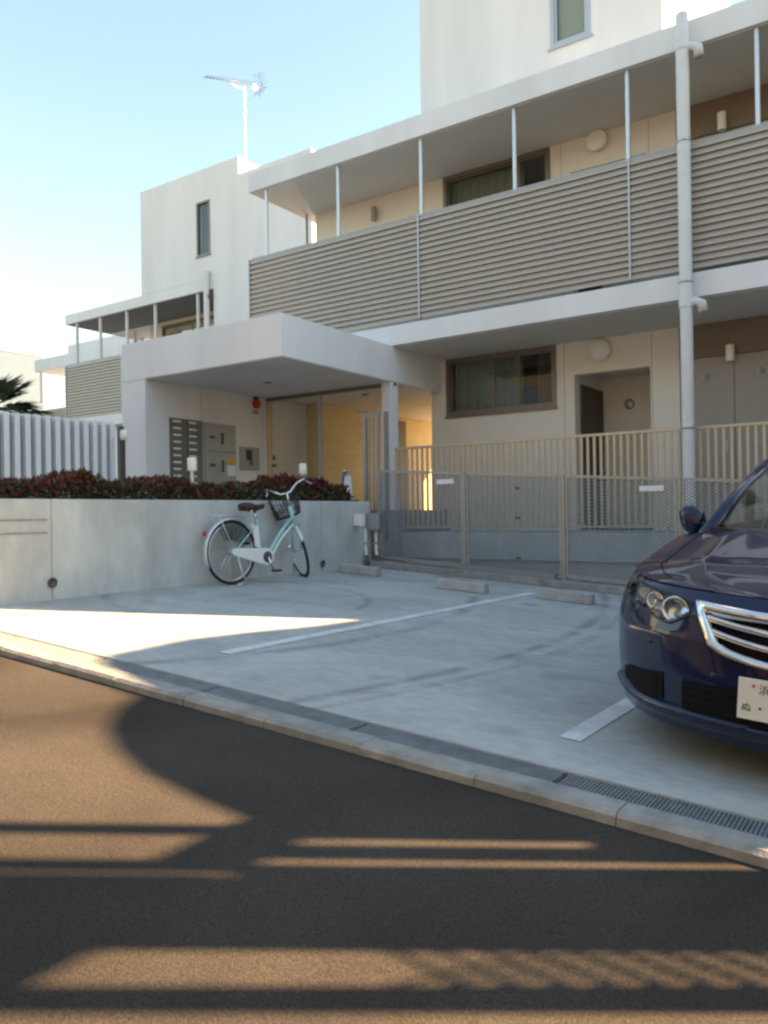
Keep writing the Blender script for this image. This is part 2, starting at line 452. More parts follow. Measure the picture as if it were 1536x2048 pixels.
# door recesses on both floors
for (z0, z1) in ((1.10, 3.49), (4.4, 6.60)):
    MB().box(-4.44, -3.29, 12.95, 13.05, z0, z1+0.1).build('recess_wall', M['wall_cream'], b1)
    MB().box(-3.29, -3.19, 11.9, 12.95, z0, z1+0.1).build('recess_wall', M['wall_cream'], b1)
    MB().box(-4.54, -4.44, 11.9, 12.95, z0, z1+0.1).build('recess_wall', M['wall_cream'], b1)
    MB().box(-4.54, -3.19, 11.9, 13.05, z1+0.10, z1+0.16).build('recess_ceiling', M['soffit'], b1)
    dd = MB().box(-4.44, -4.40, 11.93, 12.90, z0, z1-0.12).build('door', M['door_dark'], b1, bevel=0.004)
    MB().tube([(-4.39,12.78,z0+0.95),(-4.345,12.78,z0+0.95),(-4.345,12.66,z0+0.95)], 0.011, 8).build('handle', M['alu'], dd, True)
    MB().lathe([(0.085,0.0),(0.085,-0.02),(0.06,-0.045),(0.0,-0.05)], (-3.98, 12.95, z1-0.36), 'y', 24).build('vent_cap', M['alu'], b1, True)
for x in (-4.60, -3.265):
    for (z0, z1) in ((1.1, 3.99), (4.32, 7.09)):
        MB().box(x-0.004, x+0.004, YW-0.0015, YW, z0, z1).build('panel_joint', M['taupe'], b1)
# round vents and cylinder lamps on the facade
for z in (3.80, 6.95):
    v = MB().lathe([(0.13,0.0),(0.13,-0.05),(0.155,-0.05),(0.155,-0.09),(0.13,-0.112),(0.0,-0.122)], (-4.01, YW, z), 'y', 36).build('round_lamp', M['lamp_white'], b1, 'auto')
for (x, z, h) in ((-2.19, 3.53, 0.22), (-2.25, 6.72, 0.24)):
    l = MB().lathe([(0.055,0),(0.058,0.01),(0.058,h-0.01),(0.055,h)], (x, YW-0.075, z-h/2), 'z', 20).build('wall_lamp', M['lamp_white'], b1, 'auto')
    MB().box(x-0.03, x+0.03, YW-0.03, YW, z-0.05, z+0.05).build('bracket', M['alu'], l)
l = MB().lathe([(0.05,0),(0.05,0.24)], (-8.1, YW-0.075, 6.66), 'z', 20).build('wall_lamp', M['taupe'], b1, 'auto')
MB().box(-8.13, -8.07, YW-0.03, YW, 6.75, 6.84).build('bracket', M['alu'], l)
# windows: frame, sashes, panes, curtains
def window(parent, x0, x1, z0, z1, y, splits, fm, gm_, curtain=(), depth=0.2, name='window'):
    t = 0.045
    w = MB().cells([(x0-0.02, x1+0.02, z0-0.02, z1+0.02)], [(x0+t, x1-t, z0+t, z1-t)], y-0.03, y+0.07).build(name, M[fm], parent)
    MB().box(x0-0.04, x1+0.04, y-0.05, y-0.031, z0-0.045, z0-0.015).build('sill', M[fm], w)
    xs = [x0+t] + list(splits) + [x1-t]
    for i in range(len(xs)-1):
        a, b = xs[i], xs[i+1]; off = 0.012 if i % 2 else 0.032
        s = 0.028
        MB().cells([(a, b, z0+t, z1-t)], [(a+s, b-s, z0+t+s, z1-t-s)], y+off-0.012, y+off+0.012).build('sash', M[fm], w)
        MB().box(a+s, b-s, y+off-0.003, y+off+0.003, z0+t+s, z1-t-s).build('pane', M[gm_], w)
    for (a, b, cm) in curtain:
        c = MB(); n = max(6, int((b-a)/0.016)); rows = []
        for z in (z0+0.04, z1-0.04):
            rows.append([(a+(b-a)*k/n, y+0.17+0.022*math.sin(k*0.62+0.3*math.sin(k*0.2)), z) for k in range(n+1)])
        c.grid(rows); c.build('curtain', M[cm], w, True, fix=False)
    MB().box(x0-0.3, x1+0.3, y+1.6, y+1.65, z0-1.5, z1+0.2).build('room_wall', M['interior'], w)
    return w
window(b1, -6.68, -4.75, 3.04, 3.97, YW+0.01, (-5.83, -5.38), 'bronze', 'glass', ((-6.62,-5.36,'curtain'),(-5.12,-4.8,'curtain_dark')))
window(b1, -6.68, -4.80, 6.14, 7.07, YW+0.01, (-5.32,), 'bronze', 'glass', ((-6.62,-5.3,'curtain'),))
# floors, balcony slab, roof
MB().box(-7.0, XE, YR, YW, 0.72, 1.10).build('floor_slab', M['concrete_wall'], b1, bevel=0.006)
MB().box(-6.98, XE, YR+0.05, YW+0.1, 0.0, 0.718).build('base_wall', M['concrete_wall'], b1)
slab = MB().box(-9.80, XE, YR, YW+0.21, 4.002, 4.31).build('balcony_slab', M['wall_white'], b1, bevel=0.008)
MB().box(-9.78, XE-0.02, YR+0.09, YW-0.002, 3.994, 4.001).build('soffit', M['soffit'], slab)
roof = MB().box(-9.80, XE, YR, 16.8, 7.10, 7.43).build('roof', M['wall_white'], b1, bevel=0.008)
MB().box(-9.78, XE-0.02, YR+0.05, YW-0.002, 7.092, 7.099).build('soffit', M['soffit'], roof)
# side, rear and inner walls so that the block is closed; unseen sun blockers added
MB().box(XE-0.2, XE-0.002, YW+0.2, 16.7, 0.4, 7.1).build('wall', M['wall_white'], b1)
MB().box(XE-0.18, XE-0.004, YR+0.09, YW+0.2, 1.1, 3.99).build('sun_block_wall', M['wall_white'], b1)  # added to stop sun slipping through the open balcony end
MB().box(XE+0.015, XE+0.2, YR-0.004, YW+0.2, 3.9, 8.7).build('sun_block_wall', M['wall_white'], b1)  # added, raised past the roof to keep sun off wall and hedge
MB().box(-9.5, XE-0.2, 16.5, 16.7, 4.31, 7.1).build('wall', M['wall_white'], b1)
MB().box(-7.0, XE-0.2, 16.5, 16.7, 0.4, 4.0).build('wall', M['wall_white'], b1)
MB().box(-9.5, -9.3, YW+0.2, 16.5, 4.31, 7.1).build('wall', M['wall_white'], b1)
MB().box(-7.0, -6.8, YW+0.2, 16.5, 0.4, 4.0).build('wall', M['wall_cream'], b1)
MB().box(-9.5, XE-0.2, YW+0.21, 16.5, 4.0, 4.25).build('floor_slab', M['soffit'], b1)
MB().box(-0.6, XE, YW, 13.5, 7.431, 9.5).build('roof_shade_block', M['wall_white'], b1)  # unseen block added on the roof to keep sun off the fin fence
# tower above the roof
tw = MB().cells([(-7.13, -3.04, 7.432, 13.2)], [(-4.74,-4.10,8.60,10.6)], YW+0.002, YW+0.3)
tw.box(-7.13, -3.04, YW+0.302, 16.65, 7.432, 13.2)
tow = tw.build('tower', M['wall_white'], b1)
wt = MB().cells([(-4.74,-4.10,8.60,10.6)], [(-4.68,-4.16,8.66,10.54)], YW-0.015, YW+0.08).build('window', M['alu'], b1)
MB().cells([(-4.68,-4.16,8.66,10.54)], [(-4.64,-4.20,8.70,10.5)], YW+0.015, YW+0.055).build('sash', M['alu'], wt)
MB().box(-4.64,-4.20, YW+0.03, YW+0.036, 8.70, 10.5).build('pane', M['glass'], wt)
MB().box(-4.64,-4.20, YW+0.10, YW+0.11, 8.70, 10.5).build('blind', M['blind'], wt)
MB().box(-4.78,-4.06, YW-0.035, YW+0.0, 8.575, 8.598).build('sill', M['alu'], wt)
# slender posts of the upper balcony
pm = MB(); pm.lathe([(0.055,0.0),(0.055,0.008),(0.031,0.008),(0.031,1.172),(0.055,1.172),(0.055,1.18)], (0,0,0), 'z', 16)
pm_me = pm.mesh('post', M['steel'], 'auto', (0,0,0), True)
for x in (-9.45,-7.87,-6.28,-4.73,-3.13,-1.59,-0.03,1.5):
    piece('post', pm_me, b1, (x, YR+0.09, 5.918))
pb = MB(); pb.lathe([(0.025,0.0),(0.025,2.78)], (0,0,0), 'z', 12)
piece('post', pb.mesh('rear_post', M['galv'], 'auto', (0,0,0), True), b1, (-9.62, 11.58, 4.315))
# slatted balcony railing: 18 horizontal blades per bay
def louvre_rail(parent, bays, y, z0, z1, n, mname='louvre', dep=0.05, zt=None):
    rail = bpy.data.objects.new('balcony_railing', None); col.objects.link(rail); rail.parent = parent
    up_me = MB().box(-0.012, 0.012, -0.012, 0.07, 0, z1-z0).mesh('upright', M['alu'], False, (0,0,0), True)
    for x in [a for (a, b) in bays] + [bays[-1][1]]:
        piece('upright', up_me, rail, (x, y, z0))
    pitch = (z1 - z0) / n
    cache = {}
    for (a, b) in bays:
        ln = round(b - a - 0.03, 3)
        if ln not in cache:
            s = MB()
            p = pitch
            s.prism([(0.048,0.028),(0.0,-p*0.68),(0.0,-p*0.98),(0.006,-p*0.98),(0.054,0.014),(0.054,0.028)], 'x', 0, ln)
            cache[ln] = s.mesh('slat', M[mname], False, (0,0,0), True)
        for k in range(n):
            piece('slat', cache[ln], rail, (a + 0.015, y, z1 - k*pitch))
    return rail
louvre_rail(b1, [(-9.82,-6.30),(-6.30,-3.105),(-3.105,-0.03),(-0.03,XE)], YR+0.012, 4.36, 5.92, 18)
# drain pipe with brackets, and the gutter stubs that enter it
dp = MB()
dp.lathe([(0.074,0.2),(0.074,3.85),(0.085,3.86),(0.085,4.02),(0.077,4.04),(0.077,7.0),(0.088,7.01),(0.088,7.2),(0.077,7.22),(0.077,7.42),(0.07,7.46),(0.0,7.47)], (-2.39, YR-0.12, 0), 'z', 28)
dpo = dp.build('downpipe', M['pipe'], b1, 'auto')
for z in (7.02, 3.92):
    MB().tube([(-2.39,YR-0.12,z-0.02),(-2.28,YR-0.12,z+0.01),(-2.21,YR-0.11,z-0.03),(-2.20,YR-0.10,z-0.13)], [0.05,0.055,0.06,0.06], 14).build('gutter_stub', M['pipe'], dpo, True)
for z in (2.40, 4.18, 5.9):
    MB().lathe([(0.073,-0.02),(0.086,-0.02),(0.086,0.02),(0.073,0.02)], (-2.39,YR-0.12,z), 'z', 28).build('bracket', M['steel'], dpo, True)
# ================================================================== GROUND FLOOR BAR RAILING
rl = thing('bar_railing', (-2.5, YR+0.05, 1.1), 'beige upright bar railing along the ground floor behind the mesh fence', 'railing')
MB().box(-6.80, XE, YR+0.03, YR+0.075, 2.385, 2.42).build('top_rail', M['bar'], rl)
MB().box(-6.80, XE, YR+0.035, YR+0.07, 1.17, 1.20).build('bottom_rail', M['bar'], rl)
bar_me = MB().box(-0.017, 0.017, -0.011, 0.011, 0.0, 1.185).mesh('bar', M['bar'], False, (0,0,0), True)
for i in range(98):
    piece('bar', bar_me, rl, (-6.76 + 0.0895*i, YR+0.0525, 1.20))
for x in (-6.80, -4.9, -2.7, -0.5, 1.9):
    MB().box(x-0.02, x+0.02, YR+0.035, YR+0.07, 1.10, 1.17).build('foot', M['bar'], rl)

# ================================================================== ENTRANCE PORCH
po = thing('entrance_porch', (-8.4, 9.0, 1.45), 'grey white flat entrance canopy on a wall pier above the red hedge', 'porch')
MB().box(-10.0, -6.79, 7.63, 11.69, 3.445, 4.0).build('canopy', M['wall_white'], po, bevel=0.006)
MB().box(-10.0, -9.47, 7.632, 11.3, 1.40, 3.444).build('pier', M['wall_white'], po, bevel=0.004)
MB().box(-9.985, -6.805, 7.645, 10.2, 3.436, 3.4445).build('soffit', M['wall_white'], po)
MB().box(-9.47, -9.2, 11.302, 16.6, 1.40, 3.444).build('hall_wall', M['ochre'], po)
MB().box(-10.0, -9.472, 11.302, 16.6, 1.40, 3.444).build('hall_wall', M['wall_cream'], po)
MB().box(-9.9, -7.0, 11.692, 16.5, 3.45, 3.99).build('hall_ceiling', M['wall_cream'], po)
MB().box(-9.2, -7.0, 10.0, 17.0, 1.40, 1.455).build('hall_floor', M['concrete_old'], po)
for z in (1.9, 2.35, 2.8, 3.2):
    MB().box(-9.2, -9.197, 11.31, 16.59, z, z+0.008).build('panel_joint', M['bar'], po)
MB().box(-9.2, -9.17, 13.92, 14.25, 1.46, 3.36).build('side_door', M['door_dark'], po)
MB().box(-10.002, -9.468, 7.627, 7.632, 3.425, 3.437).build('panel_joint', M['alu'], po)
for y in (8.72, 10.12):
    MB().box(-9.47, -9.4685, y, y+0.008, 1.46, 3.43).build('panel_joint', M['alu'], po)
for (x, y) in ((-8.3, 9.0), (-7.9, 11.0), (-7.3, 13.0)):
    MB().lathe([(0.075,0),(0.075,-0.006),(0.055,-0.006),(0.05,0.0)], (x, y, 3.436), 'z', 24).build('downlight', M['alu'], po, True)
# glazed screen
MB().box(-9.47, -6.79, 10.22, 10.30, 3.385, 3.435).build('header', M['bronze'], po)
for (x0, x1, m_) in ((-9.47,-9.40,'bar'), (-8.32,-8.275,'alu'), (-7.03,-6.985,'bar')):
    MB().box(x0, x1, 10.22, 10.30, 1.46, 3.385).build('mullion', M[m_], po)
for (x0, x1) in ((-9.40,-8.32),(-8.275,-7.03)):
    p_ = MB().box(x0, x1, 10.255, 10.265, 1.46, 3.385).build('pane', M['glass_clear'], po)
MB().box(-6.985, -6.795, 10.16, 10.34, 1.10, 3.44).build('column', M['wall_white'], po, bevel=0.004)
st = MB().add([(-9.38,10.25,2.36),(-9.28,10.25,2.36),(-9.33,10.25,2.47)], [(0,1,2)]); st.add([(-9.39,10.25,2.24),(-9.27,10.25,2.24),(-9.27,10.25,2.29),(-9.39,10.25,2.29)], [(0,1,2,3)])
st.build('door_sticker', M['green'], po)
# wall-mounted things of the porch
mbk = thing('mailbox_bank', (-9.47, 8.40, 1.5), 'dark grey two column mailbox bank set in the porch wall', 'mailboxes')
MB().box(-9.468, -9.445, 8.07, 8.72, 1.50, 2.91).build('frame', M['mail'], mbk)
door_me = MB().box(0, 0.014, 0, 0.300, 0, 0.098).mesh('mailbox_door', M['mail'], False, (0,0,0), True)
tag_me = MB().box(0, 0.004, 0, 0.15, 0, 0.028).mesh('name_plate', M['white_plastic'], False, (0,0,0), True)
for r_ in range(13):
    for c_ in range(2):
        y, z = 8.085 + c_*0.315, 2.80 - r_*0.104
        d = piece('mailbox_door', door_me, mbk, (-9.445, y, z))
        q = bpy.data.objects.new('name_plate', tag_me); col.objects.link(q); q.parent = d; q.location = (0.0135, 0.03, 0.045)
lk = thing('parcel_locker', (-9.47, 9.1, 1.5), 'grey two door parcel locker with yellow sticker beside the mailboxes', 'locker')
MB().box(-9.468, -9.45, 8.755, 9.455, 1.50, 2.90).build('frame', M['alu'], lk)
for (z0, z1) in ((1.52, 2.435), (2.445, 2.885)):
    d = MB().box(-9.45, -9.435, 8.77, 9.44, z0, z1).build('door', M['locker'], lk, bevel=0.003)
    MB().box(-9.436, -9.418, 9.12, 9.155, z1-0.32, z1-0.13).build('handle', M['dark_metal'], d)
    MB().box(-9.436, -9.4335, 8.86, 8.98, z1-0.24, z1-0.19).build('keypad', M['dark_metal'], d)
MB().box(-9.4348, -9.4335, 9.24, 9.43, 2.26, 2.345).build('sticker', M['yellow'], lk)
MB().box(-9.4348, -9.4335, 9.24, 9.43, 2.06, 2.235).build('notice', M['white_plastic'], lk)
ic = thing('intercom', (-9.47, 9.78, 2.18), 'square steel intercom panel with black screen on the porch wall', 'intercom')
MB().box(-9.468, -9.45, 9.55, 10.02, 2.17, 2.56).build('plate', M['taupe'], ic, bevel=0.003)
MB().box(-9.45, -9.44, 9.70, 9.83, 2.34, 2.51).build('screen', M['black_plastic'], ic)
MB().box(-9.45, -9.444, 9.77, 9.85, 2.26, 2.33).build('keypad', M['dark_metal'], ic)
al = thing('alarm_bell', (-9.47, 9.97, 3.2), 'small red fire alarm lamp below the entrance canopy', 'alarm')
MB().lathe([(0.075,0.0),(0.08,0.02),(0.07,0.06),(0.04,0.09),(0.0,0.10)], (-9.46, 9.95, 3.31), 'x', 20).build('lamp_dome', M['red'], al, True)
MB().box(-9.468, -9.42, 9.90, 9.99, 3.385, 3.43).build('bracket', M['dark_metal'], al)
MB().box(-9.468, -9.45, 9.89, 10.01, 3.14, 3.21).build('name_tag', M['taupe'], al)

# ================================================================== LEFT WING AND FARTHER BUILDINGS
YL = 13.95
b2 = thing('apartment_building', (-16.0, YL, 1.0), 'stepped white block with narrow window and lower balcony wing left of the canopy', 'building')
MB().cells([(-14.64,-13.72,1.0,7.382),(-17.4,-13.72,7.382,10.17),(-13.72,-11.43,1.0,9.74)], [(-15.22,-14.73,7.98,9.36)], YL, YL+0.3).build('wall', M['wall_white'], b2)
MB().box(-17.4,-13.72, YL+0.301, 18.5, 7.384, 10.17).build('wall', M['wall_white'], b2)
MB().box(-14.64,-11.43, YL+0.301, 17.6, 1.0, 7.09).build('wall', M['wall_white'], b2)
MB().box(-13.719,-11.43, YL+0.301, 18.4, 7.384, 9.74).build('wall', M['wall_white'], b2)
rf2 = MB().box(-20.87,-14.641, YL, 16.6, 7.10, 7.38).build('roof', M['wall_white'], b2, bevel=0.006)
MB().box(-20.8,-14.66, YL+0.06, 15.44, 7.09, 7.099).build('soffit', M['soffit_shaded'], rf2)
MB().box(-20.87,-14.65, YL, 15.6, 4.0, 4.30).build('balcony_slab', M['wall_white'], b2, bevel=0.006)
MB().cells([(-18.9,-14.65,4.301,7.09)], [(-18.35,-15.9,5.2,6.95)], 15.45, 15.65).build('wall', M['wall_cream'], b2)
MB().box(-18.9,-18.7,15.66,16.5,4.301,7.09).build('wall', M['wall_white'], b2)
MB().box(-20.8,-14.65,YL+0.2,16.5,1.0,3.99).build('wall', M['wall_white'], b2)
window(b2, -18.35, -15.9, 5.2, 6.95, 15.46, (-17.1,), 'bronze', 'glass', ())
wt = MB().cells([(-15.22,-14.73,7.98,9.36)], [(-15.17,-14.78,8.03,9.31)], YL-0.012, YL+0.08).build('window', M['bronze'], b2)
MB().box(-15.17,-14.78, YL+0.03, YL+0.036, 8.03, 9.31).build('pane', M['glass'], wt)
MB().box(-15.17,-14.78, YL+0.14, YL+0.15, 8.03, 9.31).build('blind', M['interior'], wt)
MB().box(-15.25,-14.70, YL-0.03, YL, 7.955, 7.978).build('sill', M['bronze'], wt)
pm2 = MB().lathe([(0.045,0.0),(0.045,1.2)], (0,0,0), 'z', 14).mesh('post', M['pipe'], 'auto', (0,0,0), True)
for x in (-20.43,-19.33,-18.15,-16.96,-15.31):
    piece('post', pm2, b2, (x, YL+0.10, 5.895))
piece('post', pm2, b2, (-20.45, 16.4, 5.895))
piece('post', pm2, b2, (-19.9, 15.7, 5.895))
louvre_rail(b2, [(-20.90,-18.3),(-18.3,-14.7)], YL+0.012, 4.32, 5.90, 18, 'louvre')
d2 = MB().lathe([(0.07,1.2),(0.07,7.55),(0.0,7.57)], (-14.80, YL-0.09, 0), 'z', 18).build('downpipe', M['pipe'], b2, 'auto')
for z in (5.6, 6.9): MB().box(-14.73,-14.66, YL-0.12, YL, z-0.04, z+0.04).build('bracket', M['dark_metal'], d2)
# third wing, farther back
b3 = thing('apartment_building', (-24.0, 17.7, 1.0), 'farthest white flat roofed wing seen below the left balcony roof', 'building')
MB().box(-28.5,-17.0, 17.7, 20.6, 7.10, 7.55).build('roof', M['wall_white'], b3, bevel=0.006)
MB().box(-26.4,-17.0, 17.75, 20.0, 7.551, 7.86).build('parapet', M['wall_white'], b3)
MB().box(-28.5,-17.0, 17.7, 20.0, 4.0, 4.3).build('balcony_slab', M['wall_white'], b3)
MB().box(-25.8,-17.0, 19.2, 20.4, 4.301, 7.09).build('wall', M['wall_cream'], b3)
MB().box(-28.2,-17.0, 17.95, 20.4, 1.0, 3.99).build('wall', M['wall_white'], b3)
piece('post', pm2, b3, (-28.3, 17.85, 5.895))
louvre_rail(b3, [(-28.3,-24.0),(-24.0,-18.0)], 17.712, 4.32, 5.56, 14, 'louvre')
# plain building at the far left
b4 = thing('white_building', (-36.0, 18.0, 1.0), 'plain pale building at the left edge behind the palm', 'building')
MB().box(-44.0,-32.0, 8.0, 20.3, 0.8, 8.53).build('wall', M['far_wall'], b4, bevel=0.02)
MB().box(-44.05,-31.95, 7.95, 20.35, 8.531, 8.60).build('roof_edge', M['alu'], b4)

# television antenna on the stepped block
an = thing('tv_antenna', (-14.0, 14.49, 10.17), 'white television antenna on a mast above the stepped block', 'antenna')
MB().lathe([(0.05,10.17),(0.05,10.3),(0.018,10.31),(0.018,12.2),(0.0,12.21)], (-14.0,14.49,0), 'z', 12).build('mast', M['white_plastic'], an, 'auto')
for z in (10.9, 11.55, 12.0):
    MB().lathe([(0.021,-0.02),(0.045,-0.02),(0.045,0.02),(0.021,0.02)], (-14.0,14.49,z), 'z', 12).build('clamp', M['white_plastic'], an)
B0, B1 = Vector((-14.0,13.165,11.84)), Vector((-14.0,15.05,12.47))
MB().tube([B0,B1], 0.012, 8).build('boom', M['dark_metal'], an, True)
MB().tube([(-14.0,13.9,12.06),(-14.0,14.2,12.06),(-14.0,14.49,12.12)], 0.012, 6).build('brace', M['alu'], an, True)
el_me = MB().tube([(-0.12,0,0),(0.12,0,0)], 0.005, 6).mesh('element', M['dark_metal'], True, (0,0,0), False)
for k in range(14):
    p = B0.lerp(B1, 0.02 + 0.062*k); piece('element', el_me, an, (p.x, p.y, p.z+0.02))
for s in (-1, 1):
    for k in range(5):
        a = 0.05 + k*0.055
        y, z = B1.y - 0.02 - 0.06*k*0.6, B1.z + s*(0.04 + 0.055*k)
        piece('reflector_rod', MB().tube([(-0.2,0,0),(0.2,0,0)], 0.004, 6).mesh('reflector_rod', M['dark_metal'], True, (0,0,0), False), an, (-14.0, y + 0.10 - 0.0*k, z))
    MB().tube([(-14.0,B1.y+0.10,B1.z),(-14.0,B1.y-0.02,B1.z+s*0.30)], 0.010, 6).build('reflector_arm', M['dark_metal'], an, True)
MB().box(-14.03,-13.97,14.78,14.92,12.28,12.38).build('feed_box', M['white_plastic'], an)

# ================================================================== RETAINING WALL, HEDGES, LOUVRE FENCE
rw = thing('retaining_wall', (-6.53, 6.2, 0.6), 'low bare concrete retaining wall behind the bicycle', 'wall')
segs = [(3.30, 4.133), (4.139, 7.948), (7.954, 9.04)]
for i, (a, b) in enumerate(segs):
    s = MB().box(-6.63, -6.43, a, b, 0.3, 1.575).build('wall_section', M['concrete_wall'], rw, bevel=0.008)
MB().box(-6.66, -6.44, 4.131, 4.141, 0.3, 1.568).build('joint_seal', M['concrete_old'], rw)
MB().box(-6.66, -6.44, 7.946, 7.956, 0.3, 1.568).build('joint_seal', M['concrete_old'], rw)
for z in (1.39, 1.275):
    MB().box(-6.431, -6.424, 3.35, 4.09, z-0.008, z+0.008).build('form_line', M['concrete_old'], rw)
for (y, z) in ((4.13, 0.83), (7.95, 0.77)):
    MB().lathe([(0.038,0.0),(0.046,0.012),(0.046,0.02),(0.034,0.02),(0.034,0.004),(0.0,0.003)], (-6.431, y, z), 'x', 20).build('weep_pipe', M['dark_metal'], rw, True)

def leaf_mass(n, inside, mname_fn, size, seed):
    rnd = random.Random(seed)
    out = {}
    for _ in range(n):
        p, outward = inside(rnd)
        key = mname_fn(rnd, p)
        mb = out.setdefault(key, MB())
        d = Vector((rnd.gauss(0,1), rnd.gauss(0,1), rnd.gauss(0.5,0.8)))
        d = (d.normalized() + outward*0.7).normalized()
        side = d.cross(Vector((rnd.gauss(0,1), rnd.gauss(0,1), rnd.gauss(0,1)))).normalized()
        nrm = d.cross(side)
        L_ = size * rnd.uniform(0.65, 1.35); w = L_*0.24
        q = Vector(p)
        mb.add([q, q + d*L_*0.5 + side*w + nrm*w*0.3, q + d*L_, q + d*L_*0.5 - side*w + nrm*w*0.3], [(0,1,2,3)])
    return out
def hedge(y0, y1, x0, x1, ztop, seed, label, n, bumps):
    h = thing('hedge', ((x0+x1)/2, (y0+y1)/2, 1.45), label, 'hedge', 'photinia hedges on the wall')
    def top(x, y):
        v = ztop + 0.035*math.sin(y*5.1+seed) + 0.03*math.sin(y*11.3+seed*2) + 0.02*math.sin(x*17+y*3)
        for (by, bh, bw) in bumps: v += bh*math.exp(-((y-by)/bw)**2)
        e = min((y-y0)/0.22, (y1-y)/0.22, 1); e = max(e, 0)
        return 1.46 + (v-1.46)*math.sqrt(max(0.0, 1-(1-e)**2))
    def inside(rnd):
        y = rnd.uniform(y0, y1)
        x = rnd.uniform(x0, x1); t = top(x, y)
        if rnd.random() < 0.62:
            z = t - abs(rnd.gauss(0, 0.05)); o = Vector((0.2,0,1))
        elif rnd.random() < 0.7:
            x = x1 - abs(rnd.gauss(0, 0.05)); z = rnd.uniform(1.47, t); o = Vector((1,0,0.4))
        else:
            z = rnd.uniform(1.46, t); o = Vector((0,0,0.3))
        return (x, y, z), o
    def pick(rnd, p):
        t = (p[2]-1.46)/(ztop-1.46)
        patch = 0.5 + 0.5*math.sin(p[1]*7+seed)*math.sin(p[1]*3.1+1)
        return 'leaf_red' if rnd.random() < 0.10 + 0.48*max(0,t)**1.5*(0.45+patch*0.75) else 'leaf_green'
    for key, mb in leaf_mass(n, inside, pick, 0.052, seed).items():
        f = mb.build('foliage' if key == 'leaf_green' else 'young_leaves', M[key], h, fix=False); f['kind'] = 'stuff'
    rnd = random.Random(seed+5); tw_ = MB()
    for k in range(int((y1-y0)*16)):
        y = rnd.uniform(y0+0.1, y1-0.1); x = rnd.uniform(x0+0.05, x1-0.05); t = top(x, y)
        tw_.tube([(x,y,1.44),(x+rnd.gauss(0,.03),y+rnd.gauss(0,.03),(1.46+t)/2),(x+rnd.gauss(0,.06),y+rnd.gauss(0,.06),t-0.01)], [0.008,0.006,0.003], 5)
    s = tw_.build('stems', M['twig'], h, fix=False); s['kind'] = 'stuff'
hedge(3.32, 6.07, -7.25, -6.60, 1.725, 3, 'long red tipped hedge on the wall left of the left garden lamp', 15000, [(5.45,0.10,0.18),(4.5,0.04,0.3),(3.7,0.05,0.2),(5.9,0.03,0.2)])
hedge(6.20, 8.86, -7.20, -6.60, 1.72, 8, 'dark red tipped hedge on the wall behind the bicycle handlebar', 14000, [(6.9,0.05,0.3),(7.6,0.10,0.12),(7.9,0.12,0.25),(8.2,0.10,0.25)])

# white upright fins
lf = thing('fin_fence', (-8.2, 4.9, 1.45), 'white fence of upright fins behind the hedge at the left', 'fence')
fin_me = MB().prism([(-0.05,-0.032),(0.045,-0.032),(0.05,-0.027),(0.05,0.027),(0.045,0.032),(-0.05,0.032)], 'z', 0, 1.12).mesh('fin', M['fin'], False, (0,0,0), True)
for i in range(26):
    piece('fin', fin_me, lf, (-8.2, 6.08 - 0.1225*i, 1.44))
MB().box(-8.30, -8.2555, 2.95, 6.15, 2.40, 2.46).build('rail', M['fin'], lf)
MB().box(-8.30, -8.2555, 2.95, 6.15, 1.60, 1.66).build('rail', M['fin'], lf)
MB().box(-8.253, -8.235, 2.90, 6.16, 1.47, 2.545).build('gap_shade_panel', M['fin_gap_shade'], lf)  # sheet behind the fins, coloured as the shade in their gaps
MB().box(-8.26, -8.20, 6.22, 6.28, 1.45, 2.53).build('end_post', M['dark_metal'], lf)
# garden lamps standing in the hedge
def garden_lamp(x, y, zt, label):
    g_ = thing('garden_lamp', (x, y, 1.45), label, 'lamp', 'garden lamps in the hedge')
    MB().lathe([(0.022,1.40),(0.022,zt-0.14)], (x,y,0), 'z', 12).build('stem', M['steel'], g_, 'auto')
    MB().lathe([(0.05,zt-0.145),(0.052,zt-0.13),(0.052,zt-0.01),(0.046,zt),(0.0,zt+0.002)], (x,y,0), 'z', 20).build('lamp_head', M['lamp_white'], g_, 'auto')
garden_lamp(-6.80, 6.115, 2.06, 'white cylinder garden lamp in the gap between the hedges')
garden_lamp(-7.0, 8.27, 2.10, 'white cylinder garden lamp behind the bicycle handlebar')
tp = thing('post_lamp', (-8.0, 6.55, 1.45), 'thin dark post with small white lamp beside the porch pier', 'lamp')
MB().lathe([(0.018,1.42),(0.018,2.34)], (-8.0,6.12,0), 'z', 10).build('stem', M['twig'], tp, 'auto')
MB().lathe([(0.03,2.34),(0.045,2.36),(0.045,2.44),(0.03,2.46),(0.0,2.465)], (-8.0,6.12,0), 'z', 14).build('lamp_head', M['lamp_white'], tp, 'auto')

